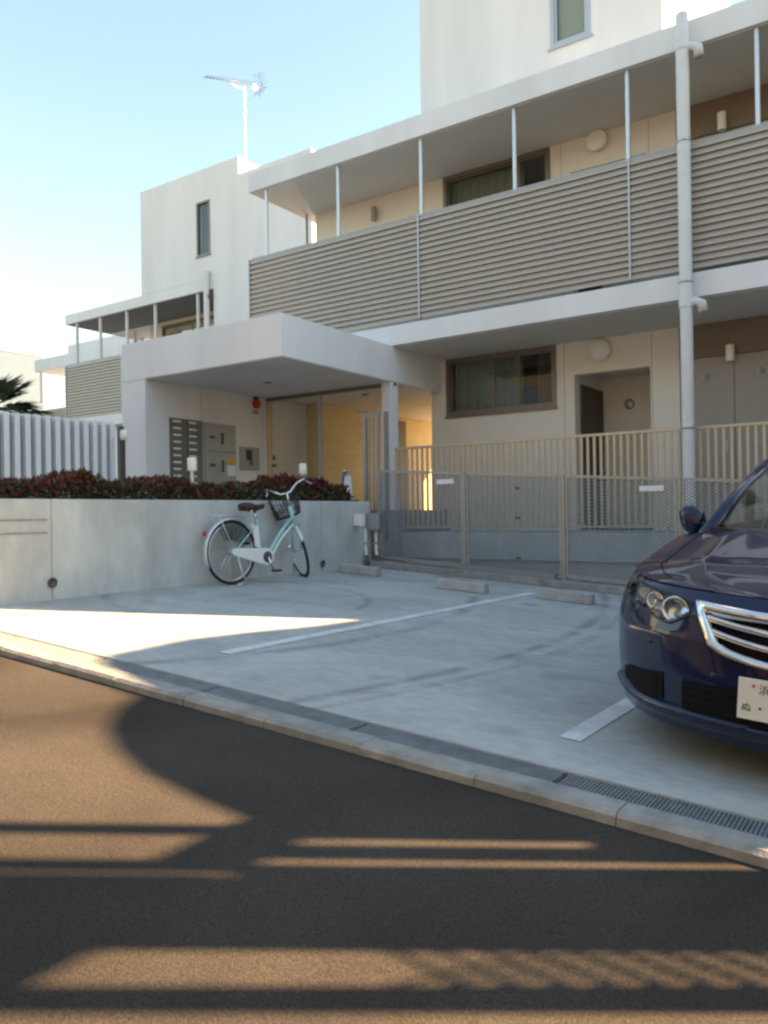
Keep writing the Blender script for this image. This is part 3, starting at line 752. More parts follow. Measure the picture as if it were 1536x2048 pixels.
# palm behind the fin fence
pt = thing('palm_tree', (-11.2, 6.05, 1.45), 'dark green fan palm behind the white fin fence at the left edge', 'tree')
MB().tube([(-11.2,6.05,1.4),(-11.17,6.06,2.1),(-11.2,6.08,2.92)], [0.14,0.12,0.10], 12).build('trunk', M['palm_trunk'], pt, True)
rnd = random.Random(4)
c0 = Vector((-11.2,6.08,2.94))
for k in range(26):
    if k < 14:
        a = R(40) + (k/13)*R(110) + rnd.uniform(-.1,.1); el = rnd.choice((-0.25, 0.05, 0.3, 0.55)) + rnd.uniform(-.1,.1)
    else:
        a = k*2.399; el = rnd.uniform(-0.3, 0.9)
    d = Vector((math.cos(a)*math.cos(el), math.sin(a)*math.cos(el), math.sin(el)))
    L_ = rnd.uniform(0.42, 0.58)
    tip = c0 + d*L_ - Vector((0,0,0.03))
    side = d.cross(Vector((0,0,1))).normalized(); up_ = side.cross(d).normalized()
    fr = MB()
    fr.tube([c0, c0+d*L_*0.5+Vector((0,0,0.03)), tip], [0.014,0.011,0.008], 6)
    for j in range(30):
        t = -1.5 + 3.0*j/29
        v = (d*math.cos(t) + side*math.sin(t) + up_*0.12).normalized()
        l2 = rnd.uniform(0.40,0.52)*(1-0.18*abs(t)/1.5)
        droop = Vector((0,0,-1))*l2*(0.06+0.16*rnd.random())
        w = v.cross(up_).normalized()*0.017
        m_ = tip + v*l2*0.5; e = tip + v*l2 + droop
        fr.add([tip-w*0.5, m_-w, e, m_+w, tip+w*0.5, m_-up_*0.012], [(0,1,5),(1,2,5),(2,3,5),(3,4,5),(0,5,4)])
    fr.build('frond', M['palm_leaf'], pt, fix=False)

# ================================================================== MESH FENCE OF THE CAR PARK
YF = 9.05
mf = thing('mesh_fence', (-3.0, YF, 0.5), 'grey expanded metal mesh fence behind the wheel stops', 'fence')
PW = 1.345
xs_ = [-6.28 + PW*i for i in range(7)]
ex = MB(); cw, ch = 0.062, 0.042; nx = int((PW-0.07)/cw); ny = int(1.14/ch)
def strand(mb, p, q, t=0.0040):
    p, q = Vector(p), Vector(q); d = (q-p).normalized(); a = Vector((0,1,0)); b = d.cross(a).normalized()
    vs_ = []
    for c in (p, q):
        vs_ += [c + b*t + a*0.001, c + a*t*0.9, c - b*t - a*0.001, c - a*t*0.9]
    mb.add(vs_, [(0,1,5,4),(1,2,6,5),(2,3,7,6),(3,0,4,7)])
for j in range(ny*2 + 1):
    for i in range(nx*2):
        xa, xb = 0.035 + i*cw/2, 0.035 + (i+1)*cw/2
        za = 0.033 + (j + (i + j) % 2)*ch/2; zb = 0.033 + (j + (i + 1 + j) % 2)*ch/2
        strand(ex, (xa, 0, za - SLOPE*xa), (xb, 0, zb - SLOPE*xb))
ex_me = ex.mesh('expanded_mesh', M['mesh_grey'], False, (0,0,0), False)
fr_ = MB()
def sl_box(mb, x0, x1, y0, y1, h0, h1):
    a, b = -SLOPE*x0, -SLOPE*x1
    mb.add([(x0,y0,a+h0),(x1,y0,b+h0),(x1,y1,b+h0),(x0,y1,a+h0),(x0,y0,a+h1),(x1,y0,b+h1),(x1,y1,b+h1),(x0,y1,a+h1)],
           [(0,3,2,1),(4,5,6,7),(0,1,5,4),(1,2,6,5),(2,3,7,6),(3,0,4,7)])
sl_box(fr_, 0.025, PW-0.025, -0.016, 0.016, 0.0, 0.032)
sl_box(fr_, 0.025, PW-0.025, -0.016, 0.016, 1.192, 1.225)
fr2_ = MB()
sl_box(fr_, 0.025, 0.052, -0.014, 0.014, 0.033, 1.191)
sl_box(fr_, PW-0.052, PW-0.025, -0.014, 0.014, 0.033, 1.191)
fr_me = fr_.mesh('panel_frame', M['galv_tan'], False, (0,0,0), False)
post_me = MB().box(-0.018, 0.018, -0.022, 0.022, 0.0, 1.27).mesh('post', M['galv_tan'], False, (0,0,0), True)
for i, x in enumerate(xs_):
    z0 = zlot(x) + 0.12
    f = piece('panel_frame', fr_me, mf, (x, YF, z0))
    q = bpy.data.objects.new('expanded_mesh', ex_me); col.objects.link(q); q.parent = f; q['kind'] = 'stuff'
    p_ = piece('post', post_me, mf, (x, YF, zlot(x)+0.075))
    for z in (0.25, 0.75, 1.12):
        c = MB().box(x-0.03, x+0.03, YF-0.032, YF-0.0245, zlot(x)+z, zlot(x)+z+0.03).build('clip', M['dark_metal'], p_)
sp = MB().sbox(-4.93, -3.66, 8.90, 8.99, 0.02, 0.155).build('bottom_rail', M['mesh_grey'], mf)
for (x0, x1, z) in ((-5.34,-5.08,1.81),(-2.68,-2.41,1.64)):
    MB().box(x0, x1, YF-0.028, YF-0.020, z-0.03, z+0.03).build('sign_plate', M['white_plastic'], mf)

# steel gate frame behind the wall end, meter boxes, hose stand
gf = thing('gate_frame', (-6.6, 9.3, 1.1), 'tall grey steel gate frame standing between wall end and porch column', 'gate')
for (x, y) in ((-6.69,9.3),(-6.47,9.3),(-6.40,9.42)):
    MB().box(x-0.025, x+0.025, y-0.025, y+0.025, 1.0, 2.87).build('post', M['galv'], gf)
MB().box(-6.75, -6.42, 9.285, 9.315, 2.80, 2.85).build('top_rail', M['galv'], gf)
for x in (-6.62, -6.55):
    MB().box(x-0.01, x+0.01, 9.29, 9.31, 1.1, 2.79).build('infill_bar', M['galv'], gf)
eb = thing('meter_boxes', (-6.3, 8.80, 0.67), 'pair of grey electrical boxes on conduits at the end of the concrete wall', 'electrical box')
MB().box(-6.53, -6.385, 8.93, 9.0, 1.19, 1.41).build('box', M['box_grey'], eb, bevel=0.006)
MB().box(-6.375, -6.22, 8.90, 8.97, 1.18, 1.41).build('box', M['box_grey'], eb, bevel=0.006)
MB().box(-6.42, -6.30, 8.62, 8.72, 1.24, 1.40).build('meter', M['lamp_white'], eb, bevel=0.006)
for (x, y) in ((-6.36, 8.84), (-6.24, 8.92)):
    c = MB().tube([(x-0.06,y+0.06,1.2),(x-0.06,y+0.06,1.0),(x-0.04,y+0.03,0.9),(x,y,0.80),(x+0.03,y-0.02,zlot(x))], 0.022, 12).build('conduit', M['pipe'], eb, True)
    MB().tube([(x+0.0,y+0.0,0.83),(x+0.03,y-0.02,zlot(x)-0.01)], 0.028, 12).build('sleeve', M['dark_metal'], c, True)
    MB().box(x-0.10, x-0.03, y+0.03, y+0.045, 0.98, 1.01).build('clamp', M['galv'], c)
hs = thing('garden_tap', (-6.75, 8.92, 1.45), 'white and blue garden tap stand with hose above the wall end', 'tap')
MB().prism([(8.86,1.45),(8.99,1.45),(9.02,1.62),(9.0,1.93),(8.93,1.96),(8.88,1.70)], 'x', -6.80, -6.72).build('stand', M['white_plastic'], hs, bevel=0.012)
MB().tube([(-6.75,8.93,1.93),(-6.75,8.90,2.03),(-6.75,8.86,2.0)], 0.018, 10).build('faucet', M['chrome'], hs, True)
MB().tube([(-6.74,8.86,1.99),(-6.72,8.80,1.90),(-6.71,8.74,1.70),(-6.70,8.72,1.50),(-6.70,8.80,1.46),(-6.70,8.95,1.47)], 0.016, 10).build('hose', M['blue'], hs, True)
MB().prism([(8.74,1.455),(9.06,1.455),(9.08,1.60),(8.98,1.60)], 'x', -6.70, -6.66).build('hose_guide', M['blue'], hs)

# wheel stops
ws_prof = [(-0.075,0.0),(0.075,0.0),(0.06,0.11),(-0.06,0.11)]
ws_me = MB().prism(ws_prof, 'x', -0.3, 0.3).mesh('wheel_stop', M['stop'], False, (0,0,0), True)
for (x, y, lab) in ((-5.92, 8.05, 'low concrete wheel stop nearest the concrete wall'), (-4.26, 7.72, 'middle concrete wheel stop left of the bay line'), (-3.12, 7.85, 'concrete wheel stop just right of the bay line')):
    o = bpy.data.objects.new('wheel_stop', ws_me); col.objects.link(o)
    o.location = (x, y, zlot(x)+0.001); o.rotation_euler = (0, TH, 0)
    m = o.modifiers.new('bevel', 'BEVEL'); m.width = 0.012; m.segments = 2
    tag(o, lab, 'wheel stop', 'concrete wheel stops')

# ================================================================== UNSEEN SHADE CASTERS BEYOND THE RIGHT EDGE (shaped to shade car park and road)
XN, NY, NZ = 3.2, -1.397, -1.263      # house wall, and how far its outline sits from the sun line at x = 5
nh = thing('shade_house', (4.2, 8.6, 0.0), 'unseen neighbouring house beyond the right edge, bowed roof outline shaped to shade the car park', 'house')
prof = [(a+NY, b+NZ) for a, b in [(7.42,5.222),(7.66,5.46),(7.96,5.72),(8.33,5.97),(8.68,6.17),(9.04,6.32),(9.34,6.41),(10.0,6.9),(10.3,7.05),(11.03,7.077),(11.4,7.0),(11.9,6.84),(12.3,6.79),(13.2,6.78)]]  # unseen roofline, worked back from the shadow edge on the ground
def cut(p, ya, yb): return [q for q in p if ya <= q[0] <= yb]
pa, pb_ = cut(prof, 0, 9.4+NY), cut(prof, 9.3+NY, 20)
MB().prism([(7.42+NY,-0.3)] + [(a, b-0.02) for a, b in pa] + [(9.34+NY,-0.3)], 'x', XN+0.02, XN+0.2).build('gable_wall', M['wall_cream'], nh)
MB().prism(pa + [(a, b-0.12) for a, b in pa[::-1]], 'x', XN, XN+0.25).build('verge', M['roof_tile'], nh)
MB().prism([(9.341+NY,-0.3)] + [(a, b-0.16) for a, b in pb_] + [(13.2+NY,-0.3)], 'x', XN+0.02, XN+2.0).build('wall', M['wall_cream'], nh)
MB().prism(pb_ + [(a, b-0.15) for a, b in pb_[::-1]], 'x', XN, XN+2.1).build('roof', M['roof_tile'], nh)
for (y0, y1, z0, z1) in ((8.8,10.0,0.9,2.1),(8.9,10.1,3.2,4.3)):
    w = MB().box(XN-0.02, XN+0.02, y0, y1, z0, z1).build('window', M['bronze'], nh)
    MB().box(XN-0.027, XN-0.0205, y0+0.06, y1-0.06, z0+0.06, z1-0.06).build('pane', M['glass'], w)
XS, DY, DZ = 2.6, -1.862, -1.684  # added screen: panels and beam laid out from the bands of shade
sg = thing('shade_screen', (XS, 6.8+DY, -0.1), 'unseen slatted screen added beyond the right edge to throw striped shade on the road', 'screen')
def scr(name, ya, yb, za, zb): MB().box(XS, XS+0.05, ya+DY, yb+DY, max(-0.2, za+DZ), zb+DZ).build(name, M['galv'], sg)
for (ya, yb) in ((7.27,7.42),(7.088,7.185),(6.94,7.012),(6.47,6.905)): scr('panel', ya, yb, 0, 5.07)
scr('panel', 7.185, 7.27, 0, 4.45)
for (ya, yb) in ((7.04,7.42),): scr('beam', ya, yb, 5.071, 5.25)
for (ya, yb) in ((6.975,7.0395),(6.47,6.925),(6.26,6.4695)): scr('panel', ya, yb, 5.071, 8.5)
scr('panel', 6.17, 6.2595, 0, 8.5)
scr('mast', 7.29, 7.36, 5.2505, 8.2)  # strip added for the thin line of shade
lt = MB()
for k in range(-6, 120):
    z = k*0.072
    for s_ in (-1, 1):
        za, zb = z, z + s_*0.2
        if 0 < min(za,zb) and max(za,zb) < 2.95:
            lt.tube([(XS+0.025,6.26+DY,za),(XS+0.025,6.468+DY,zb)], 0.011, 4)
lt_o = lt.build('lattice', M['galv'], sg, fix=False); lt_o['kind'] = 'stuff'

# ================================================================== BICYCLE
def build_bicycle():
    rp, fp = Vector((-6.17, 6.09, 0)), Vector((-6.085, 7.29, 0))
    root = thing('bicycle', (rp.x, rp.y, zlot(rp.x)+0.002), 'mint and white city bicycle with basket leaning before the concrete wall', 'bicycle', local=True)
    d = fp - rp
    root.rotation_euler = (R(-1.5), 0, math.atan2(d.y, d.x))
    RW = 0.348; WB = d.length
    rh, fh = Vector((0,0,RW)), Vector((WB,0,RW))
    bb = Vector((0.45,0,0.275))
    hA, hB = Vector((WB-0.235,0,0.63)), Vector((WB-0.295,0,0.83))     # head tube bottom and top
    ax = (hB-hA).normalized(); ST = Matrix.Rotation(R(62), 4, ax)
    def steer(p): return (ST @ (Vector(p)-hA)) + hA
    def wheel(c, fn, name):
        def circ(r, n=48, z=0): return [fn(c + Vector((r*math.cos(2*math.pi*k/n), 0, r*math.sin(2*math.pi*k/n)))) for k in range(n)]
        w = MB().tube(circ(RW-0.018), 0.018, 10, closed=True).build('wheel', M['rubber'], root, True, fix=False)
        MB().tube(circ(RW-0.042), 0.012, 8, closed=True).build('rim', M['steel'], w, True, fix=False)
        MB().tube([fn(c+Vector((0,-0.045,0))), fn(c+Vector((0,0.045,0)))], 0.022, 10).build('hub', M['steel'], w, True)
        sp_ = MB()
        for k in range(28):
            a = 2*math.pi*k/28; b_ = a + (0.35 if k % 4 < 2 else -0.35); yy = 0.03 if k % 2 else -0.03
            sp_.tube([fn(c+Vector((0.02*math.cos(b_*3), yy, 0.02*math.sin(b_*3)))), fn(c+Vector(((RW-0.05)*math.cos(a),0,(RW-0.05)*math.sin(a))))], 0.0016, 4)
        s_ = sp_.build('spokes', M['steel'], w, fix=False); s_['kind'] = 'stuff'
        return w
    ident = lambda p: Vector(p)
    wheel(rh, ident, 'rear'); wheel(fh, steer, 'front')
    def guard(c, a0, a1, fn, nm):
        rows = []
        for k in range(25):
            a = R(a0 + (a1-a0)*k/24); rr = RW + 0.018
            row = []
            for (yy, dr) in ((-0.030,-0.016),(-0.018,0.0),(0,0.006),(0.018,0.0),(0.030,-0.016)):
                row.append(fn(c + Vector(((rr+dr)*math.cos(a), yy, (rr+dr)*math.sin(a)))))
            rows.append(row)
        o = MB().grid(rows).build(nm, M['steel'], root, True, fix=False)
        m = o.modifiers.new('solid', 'SOLIDIFY'); m.thickness = 0.002
        return o
    mg = guard(rh, 55, 205, ident, 'mudguard'); guard(fh, 20, 172, steer, 'mudguard')
    # frame
    fr_ = MB().tube([hA*0.55+hB*0.45, Vector((0.72,0,0.52)), Vector((0.57,0,0.34)), bb+Vector((0.02,0,0.01))], 0.021, 12)
    fo = fr_.build('frame', M['mint'], root, True)
    MB().tube([hA+Vector((-0.01,0,0.015)), Vector((0.745,0,0.47)), Vector((0.60,0,0.295)), bb+Vector((0.06,0,-0.01))], 0.016, 10).build('down_tube', M['white_plastic'], root, True)
    stp = Vector((0.375,0,0.70))
    MB().tube([bb, stp], 0.018, 12).build('seat_tube', M['mint'], root, True)
    MB().tube([stp-Vector((0,0,0.03)), Vector((0.355,0,0.80))], 0.0135, 10).build('seat_post', M['chrome'], root, True)
    for s in (-1, 1):
        MB().tube([bb+Vector((0,s*0.03,0)), rh+Vector((0,s*0.055,0))], 0.010, 8).build('chain_stay', M['mint'], root, True)
        MB().tube([stp-Vector((0,0,0.05))+Vector((0,s*0.018,0)), rh+Vector((0,s*0.055,0))], 0.009, 8).build('seat_stay', M['mint'], root, True)
    MB().tube([hA-ax*0.02, hB+ax*0.01], 0.024, 14).build('head_tube', M['mint'], root, True)
    # fork, stem, handlebar, basket, lamp: all turned with the front wheel
    for s in (-1, 1):
        MB().tube([steer(hA+Vector((0.012,s*0.05,-0.035))), steer(hA+Vector((0.05,s*0.055,-0.13))), steer(fh+Vector((0,s*0.055,0)))], [0.014,0.013,0.010], 10).build('fork_blade', M['mint'], root, True)
    MB().tube([steer(hA+Vector((0.012,-0.06,-0.03))), steer(hA+Vector((0.012,0.06,-0.03)))], 0.016, 10).build('fork_crown', M['chrome'], root, True)
    top = hB + ax*0.17
    MB().tube([steer(hB), steer(top), steer(top+Vector((0.03,0,0.01)))], 0.013, 10).build('stem', M['chrome'], root, True)
    hb = []
    for s in (-1, 1):
        pts = [(0.03,0,0.005),(0.045,s*0.06,0.01),(0.06,s*0.11,0.05),(0.03,s*0.17,0.09),(-0.04,s*0.235,0.10),(-0.13,s*0.28,0.075)]
        pts = [steer(top+Vector(p)) for p in pts]; hb.append(pts)
    MB().tube(hb[0][::-1]+hb[1][1:], 0.0115, 10).build('handlebar', M['chrome'], root, True)
    for s, pts in zip((-1,1), hb):
        MB().tube([pts[-2]*0.6+pts[-1]*0.4, pts[-1], pts[-1]+(pts[-1]-pts[-2]).normalized()*0.03], 0.017, 10).build('grip', M['black_plastic'], root, True)
        MB().tube([pts[-2]+Vector((0.01,0,-0.01)), pts[-2]*0.5+pts[-1]*0.5+Vector((0.04,0,-0.04)), pts[-1]+Vector((0.03,0,-0.06))], 0.006, 6).build('brake_lever', M['chrome'], root, True)
        MB().tube([pts[-2], pts[-3]+Vector((0.12,0,0.02)), steer(hB+Vector((0.06,s*0.02,0.02))), steer(hA+Vector((0.04,s*0.02,0)))], 0.0035, 5).build('brake_cable', M['black_plastic'], root, True)
    # basket of thin wires around a dark liner
    bc = hB + Vector((0.20,0,0.02))
    def bcorner(sx, sy, t):
        w = 0.13 + 0.045*t; l = 0.095 + 0.05*t
        return steer(bc + Vector((sx*l + 0.015*t, sy*w, -0.10 + 0.235*t)))
    bk = MB(); rows = []
    for t in (0, 0.33, 0.66, 1.0):
        rows.append([bcorner(-1,-1,t), bcorner(1,-1,t), bcorner(1,1,t), bcorner(-1,1,t), bcorner(-1,-1,t)])
    sub = []
    for r_ in rows:
        q = []
        for i in range(4):
            for k in range(8): q.append(r_[i].lerp(r_[i+1], k/8))
        q.append(r_[0]); sub.append(q)
    for q in sub: bk.tube(q[:-1], 0.006 if q is sub[-1] else 0.0042, 5, closed=True)
    for k in range(len(sub[0])-1):
        bk.tube([r_[k] for r_ in sub], 0.0042, 4)
    for k in range(1, 8):
        bk.tube([rows[0][0].lerp(rows[0][1],k/8), rows[0][3].lerp(rows[0][2],k/8)], 0.0032, 4)
    bo = bk.build('basket', M['black_plastic'], root, fix=False)
    MB().lathe([(0.0,-0.04),(0.03,-0.035),(0.038,0.02),(0.036,0.03),(0.0,0.035)], (0,0,0), 'x', 16).xform(lambda p: steer(fh+Vector((0.06,0.07,0.06))+p)).build('headlamp', M['chrome'], root, True)
    # saddle
    rows = []
    for k in range(9):
        t = k/8; x = 0.22 + 0.27*t; w = 0.105*(1-t)**0.8 + 0.022; z = 0.845 - 0.01*math.sin(math.pi*t) + (0.012 if t < 0.2 else 0)
        rows.append([(x, w*math.cos(a), z + 0.028*math.sin(a) - (0.05 if math.sin(a) < -0.1 else 0)*(1-t)*0.8) for a in [2*math.pi*j/14 for j in range(15)]])
    sd = MB().grid(rows); sd.add([rows[0][i] for i in range(14)], [tuple(range(14))]); sd.add([rows[-1][i] for i in range(14)], [tuple(range(14))])
    sa = sd.build('saddle', M['saddle'], root, True)
    for s in (-1, 1):
        MB().lathe([(0.020,0.0),(0.024,0.012),(0.020,0.024),(0.024,0.036),(0.018,0.045)], (0.27,s*0.045,0.775), 'z', 10).build('saddle_spring', M['chrome'], sa, True)
    # rear rack, reflector, lock, stand
    rk = MB()
    for s in (-1, -0.33, 0.33, 1):
        rk.tube([(0.20,s*0.06,0.735),(-0.26,s*0.06,0.745)], 0.005, 6)
    for x in (-0.26,-0.1,0.06,0.18): rk.tube([(x,-0.06,0.742),(x,0.06,0.742)], 0.005, 6)
    ro = rk.build('rack', M['steel'], root, True, fix=False)
    for s in (-1, 1):
        MB().tube([(-0.2,s*0.06,0.74),(0.0,s*0.062,RW)], 0.005, 6).build('rack_stay', M['steel'], ro, True)
    MB().lathe([(0.026,0.0),(0.026,-0.015),(0.0,-0.022)], (-0.345,0,0.56), 'x', 16).build('reflector', M['red'], root, True)
    MB().tube([(0.02,0.07,RW-0.01),(-0.03,0.13,0.18),(-0.07,0.17,0.0)], 0.009, 8).build('kickstand', M['steel'], root, True)
    MB().tube([(0.02,-0.07,RW-0.01),(0.04,-0.11,0.15),(0.09,-0.14,0.004)], 0.009, 8).build('kickstand', M['steel'], root, True)
    MB().tube([(-0.12,0.17,0.006),(0.02,0.165,0.006),(0.09,-0.14,0.006),(-0.05,-0.15,0.006)], 0.009, 8).build('stand_foot', M['steel'], root, True)
    # chain case: a slim white shell on the near side
    n = 14; pts = []
    for k in range(n+1):
        a = R(90 + 180*k/n); pts.append((rh.x + 0.042*math.cos(a), rh.z + 0.042*math.sin(a)))
    for k in range(n+1):
        a = R(-90 + 180*k/n); pts.append((bb.x + 0.098*math.cos(a), bb.z + 0.098*math.sin(a)))
    cc = MB().prism(pts, 'y', -0.082, -0.05).build('chain_case', M['white_plastic'], root, bevel=0.008)
    MB().lathe([(0.062,0),(0.062,-0.006),(0.0,-0.007)], (bb.x, -0.083, bb.z), 'y', 24).build('chain_ring', M['dark_metal'], cc, 'auto')
    for s, an_ in ((-1, R(-70)), (1, R(110))):
        e = bb + Vector((0.165*math.cos(an_), s*0.11, 0.165*math.sin(an_)))
        MB().tube([bb+Vector((0,s*0.095,0)), e], 0.011, 8).build('crank', M['chrome'], root, True)
        MB().box(e.x-0.05, e.x+0.05, e.y+s*0.015-0.0 if s > 0 else e.y-0.09, e.y+0.09 if s > 0 else e.y-0.015, e.z-0.012, e.z+0.012).build('pedal', M['black_plastic'], root, bevel=0.006)
    # battery pack between seat tube and rear wheel, skirt guard
    MB().prism([(0.325,0.39),(0.415,0.36),(0.375,0.62),(0.285,0.65)], 'y', -0.03, 0.03).build('battery', M['white_plastic'], root, bevel=0.012)
    for s in (-1, 1):
        a0 = []
        for k in range(13):
            a = R(20 + 100*k/12); a0.append((math.cos(a), math.sin(a)))
        rows = [[(r_*c, s*0.036, RW + r_*sn) for (c, sn) in a0] for r_ in (0.13, RW-0.01)]
        g_ = MB().grid(rows).build('skirt_guard', M['glass_smoke'], root, fix=False)
    return root
build_bicycle()

# ================================================================== CAR
def build_car():
    xc, y0, yw = -0.449, 3.347, 0.05
    car = thing('car', (xc, y0, zlot(xc)), 'dark blue saloon car parked nose out in the right hand bay', 'car', local=True)
    car.rotation_euler = (0, TH, -yw)
    W, D, nn, mm, LEN = 0.90, 0.60, 2.4, 1.6, 4.72
    zk = [.10,.17,.25,.40,.55,.66,.74,.80]; yk = [.11,.05,.02,0.,0.0,.03,.09,.2]
    def interp(x, xs, ys):
        if x <= xs[0]: return ys[0]
        for i in range(len(xs)-1):
            if x <= xs[i+1]:
                t = (x-xs[i])/(xs[i+1]-xs[i]); return ys[i] + (ys[i+1]-ys[i])*t
        return ys[-1]
    def yf(x, z):
        a = min(abs(x)/W, 0.9995); return interp(z, zk, yk) + D*(1-(1-a**nn)**(1/mm))
    def surf(x, z, off=0.0):
        e = 0.004
        p = Vector((x, yf(x,z), z))
        dx = Vector((2*e, yf(x+e,z)-yf(x-e,z), 0)); dz = Vector((0, yf(x,z+e)-yf(x,z-e), 2*e))
        n = dx.cross(dz).normalized()
        if n.y > 0: n = -n
        return p + n*off
    SH_Y = [0.0, 0.35, 0.70, 1.30, 2.0, 3.4, 4.2, 4.72]; SH_Z = [.742, .752, .785, .905, .945, .975, .995, .955]
    hl_top = ([-.82,-.72,-.60,-.48,-.425], [.705,.728,.716,.706,.690])
    hl_bot = ([-.82,-.766,-.673,-.581,-.512,-.425], [.690,.660,.636,.610,.598,.645])
    def in_head(x, z):
        x = -abs(x)
        return -.81 < x < -.43 and interp(x,*hl_bot)+.006 < z < interp(x,*hl_top)-.006
    g_top = lambda x: 0.686 + 0.018*(abs(x)/0.4)**2
    g_bot = lambda x: 0.478 + 0.052*(min(abs(x),0.33)/0.33)**2
    g_x = lambda z: 0.325 + 0.075*(z-0.535)/0.167
    def in_grille(x, z): return g_bot(x)+.02 < z < g_top(x)-.02 and abs(x) < g_x(z)-.03
    def in_intake(x, z): return abs(x) < 0.43 and 0.245 < z < 0.36 + 0.03*(1-abs(x)/0.43)
    def in_fog(x, z):
        a = abs(x); return 0.535 < a < 0.755 and 0.262+0.03*max(0,(a-0.68)/0.08) < z < 0.372-0.03*(a-0.53)/0.2
    # shell: columns run round the nose, along the side and round the tail; rows run up
    path = []
    NF = 84
    for k in range(NF+1):
        path.append(('f', math.pi/2*k/NF))
    for k in range(1, 60): path.append(('s', k/60))
    for k in range(25): path.append(('r', math.pi/2*(1-k/24)))
    NR = 46
    shell = MB()
    for sgn in (-1, 1):
        rows = []
        for r_ in range(NR+1):
            v = r_/NR; row = []
            for (kind, t) in path:
                if kind == 'f':
                    xr = math.sin(t)**(2/nn); yr = D*(1-math.cos(t)**(2/mm)); ybase = None
                elif kind == 's':
                    xr = 1.0; ys_ = 0.70; yr = 0.70 + (LEN-0.5-0.70)*t
                else:
                    xr = math.sin(t)**(2/3.0); yr = LEN - 0.5*(1-math.cos(t)**(2/2.0))*1.0
                yq = yr if kind != 'f' else yr
                zs = interp(yq if kind != 'f' else yr*1.15, SH_Y, SH_Z)
                z = 0.135 + (zs-0.135)*v
                tum = 1 - 0.035*(1-v)**3 - (0.055*max(0,(v-0.62)/0.38)**2 if kind != 'f' else 0.055*max(0,(v-0.62)/0.38)**2*math.sin(t)**2)
                x = W*xr*tum
                if kind == 'f': y = interp(z, zk, yk)*(1 if t < 1.2 else (math.pi/2-t)/(math.pi/2-1.2)*0.6+0.4) + yr
                elif kind == 's': y = yr
                else: y = yr + 0.03*math.sin(v*math.pi) - 0.05*(1-v)
                off = 0
                if kind == 'f':
                    if in_head(x, z): off = 0.06
                    if in_grille(x, z): off = 0.07
                if off:
                    y += off
                if kind == 's':
                    for wy in (0.98, 3.70):
                        if (y-wy)**2 + (z-0.32)**2 < 0.355**2: x -= 0.20
                row.append((sgn*x, y, z))
            rows.append(row)
        shell.grid(rows, flip=(sgn > 0))
    bo = shell.build('body', M['carpaint'], car, 'auto')
    # bonnet and boot lid: chords between the two shoulder lines
    def lid(name, y_a, y_b, crown, n=40, crease=True):
        rows = []
        for k in range(n+1):
            y = y_a + (y_b-y_a)*(k/n)**(1.6 if name == 'bonnet' else 1)
            if name == 'bonnet':
                # half width of the shoulder at this y
                lo, hi = 0.0, math.pi/2
                for _ in range(30):
                    m_ = (lo+hi)/2
                    yy = interp(0.742,zk,yk)*(1 if m_ < 1.2 else (math.pi/2-m_)/(math.pi/2-1.2)*0.6+0.4) + D*(1-math.cos(m_)**(2/mm))
                    if yy < y: lo = m_
                    else: hi = m_
                t = lo; xr = math.sin(t)**(2/nn); hw = W*xr*(1-0.055*math.sin(t)**2)
                zs = interp(max(0,(y-0.092))*1.15 if y < 0.70 else y, SH_Y, SH_Z)
                if y > 0.60: zs = interp(y, SH_Y, SH_Z) if y > 0.72 else zs + (interp(0.72,SH_Y,SH_Z)-interp((0.72-0.092)*1.15,SH_Y,SH_Z))*(y-0.6)/0.12*0
                cr = crown*min(1, (y-y_a)/0.45)**0.7
            else:
                hw = W*0.945; zs = interp(y, SH_Y, SH_Z); cr = crown
                if y > LEN-0.5: hw *= max(0.05, 1-((y-(LEN-0.5))/0.5)**2.2)**0.5
            row = []
            for j in range(41):
                u = -1 + 2*j/40
                z = zs + cr*(1-abs(u)**2.4) + 0.004
                if crease and name == 'bonnet':
                    z += 0.010*min(1,(y-y_a)/0.3)*(math.exp(-((abs(u)-0.62)/0.07)**2)) - 0.006*math.exp(-((abs(u)-0.76)/0.05)**2)
                row.append((hw*u, y, z))
            rows.append(row)
        return MB().grid(rows).build(name, M['carpaint'], car, True, fix=True)
    bon = lid('bonnet', 0.094, 1.36, 0.072)
    for s in (-1, 1):
        line = []
        for v in bon.data.vertices: pass
        rowsv = [[bon.data.vertices[i*41+j].co.copy() for j in range(41)] for i in range(41)]
        j = 3 if s < 0 else 37
        line = [rowsv[i][j] + Vector((0,0,0.0008)) for i in range(14, 41)]
        MB().tube(line, 0.0028, 5).build('shut_line', M['dark'], bon, fix=False)
    lid('boot_lid', 4.02, 4.71, 0.03, 14)
    # cowl strip and wipers
    MB().box(-0.70, 0.70, 1.36, 1.47, 0.93, 0.966).build('cowl', M['black_plastic'], car)
    # glasshouse
    def arc(p0, p1, bow, n=12, axis=1, amt=None):
        out = []
        for k in range(n+1):
            t = k/n; p = Vector(p0).lerp(Vector(p1), t); q = 4*t*(1-t)
            out.append(p + Vector(bow)*q)
        return out
    wb = arc((-0.705,1.44,0.935),(0.705,1.44,0.935),(0,-0.14,0.03)); wm = arc((-0.645,1.80,1.175),(0.645,1.80,1.175),(0,-0.11,0.02)); wt_ = arc((-0.565,2.17,1.375),(0.565,2.17,1.375),(0,-0.07,0.022))
    MB().grid([wb, wm, wt_]).build('windscreen', M['glass'], car, True)
    r1 = arc((-0.565,2.16,1.377),(0.565,2.16,1.377),(0,-0.07,0.024)); r2_ = arc((-0.58,2.7,1.405),(0.58,2.7,1.405),(0,0,0.03)); r3 = arc((-0.56,3.3,1.385),(0.56,3.3,1.385),(0,0.05,0.022))
    ro = MB().grid([r1, r2_, r3]).build('roof', M['carpaint'], car, True)
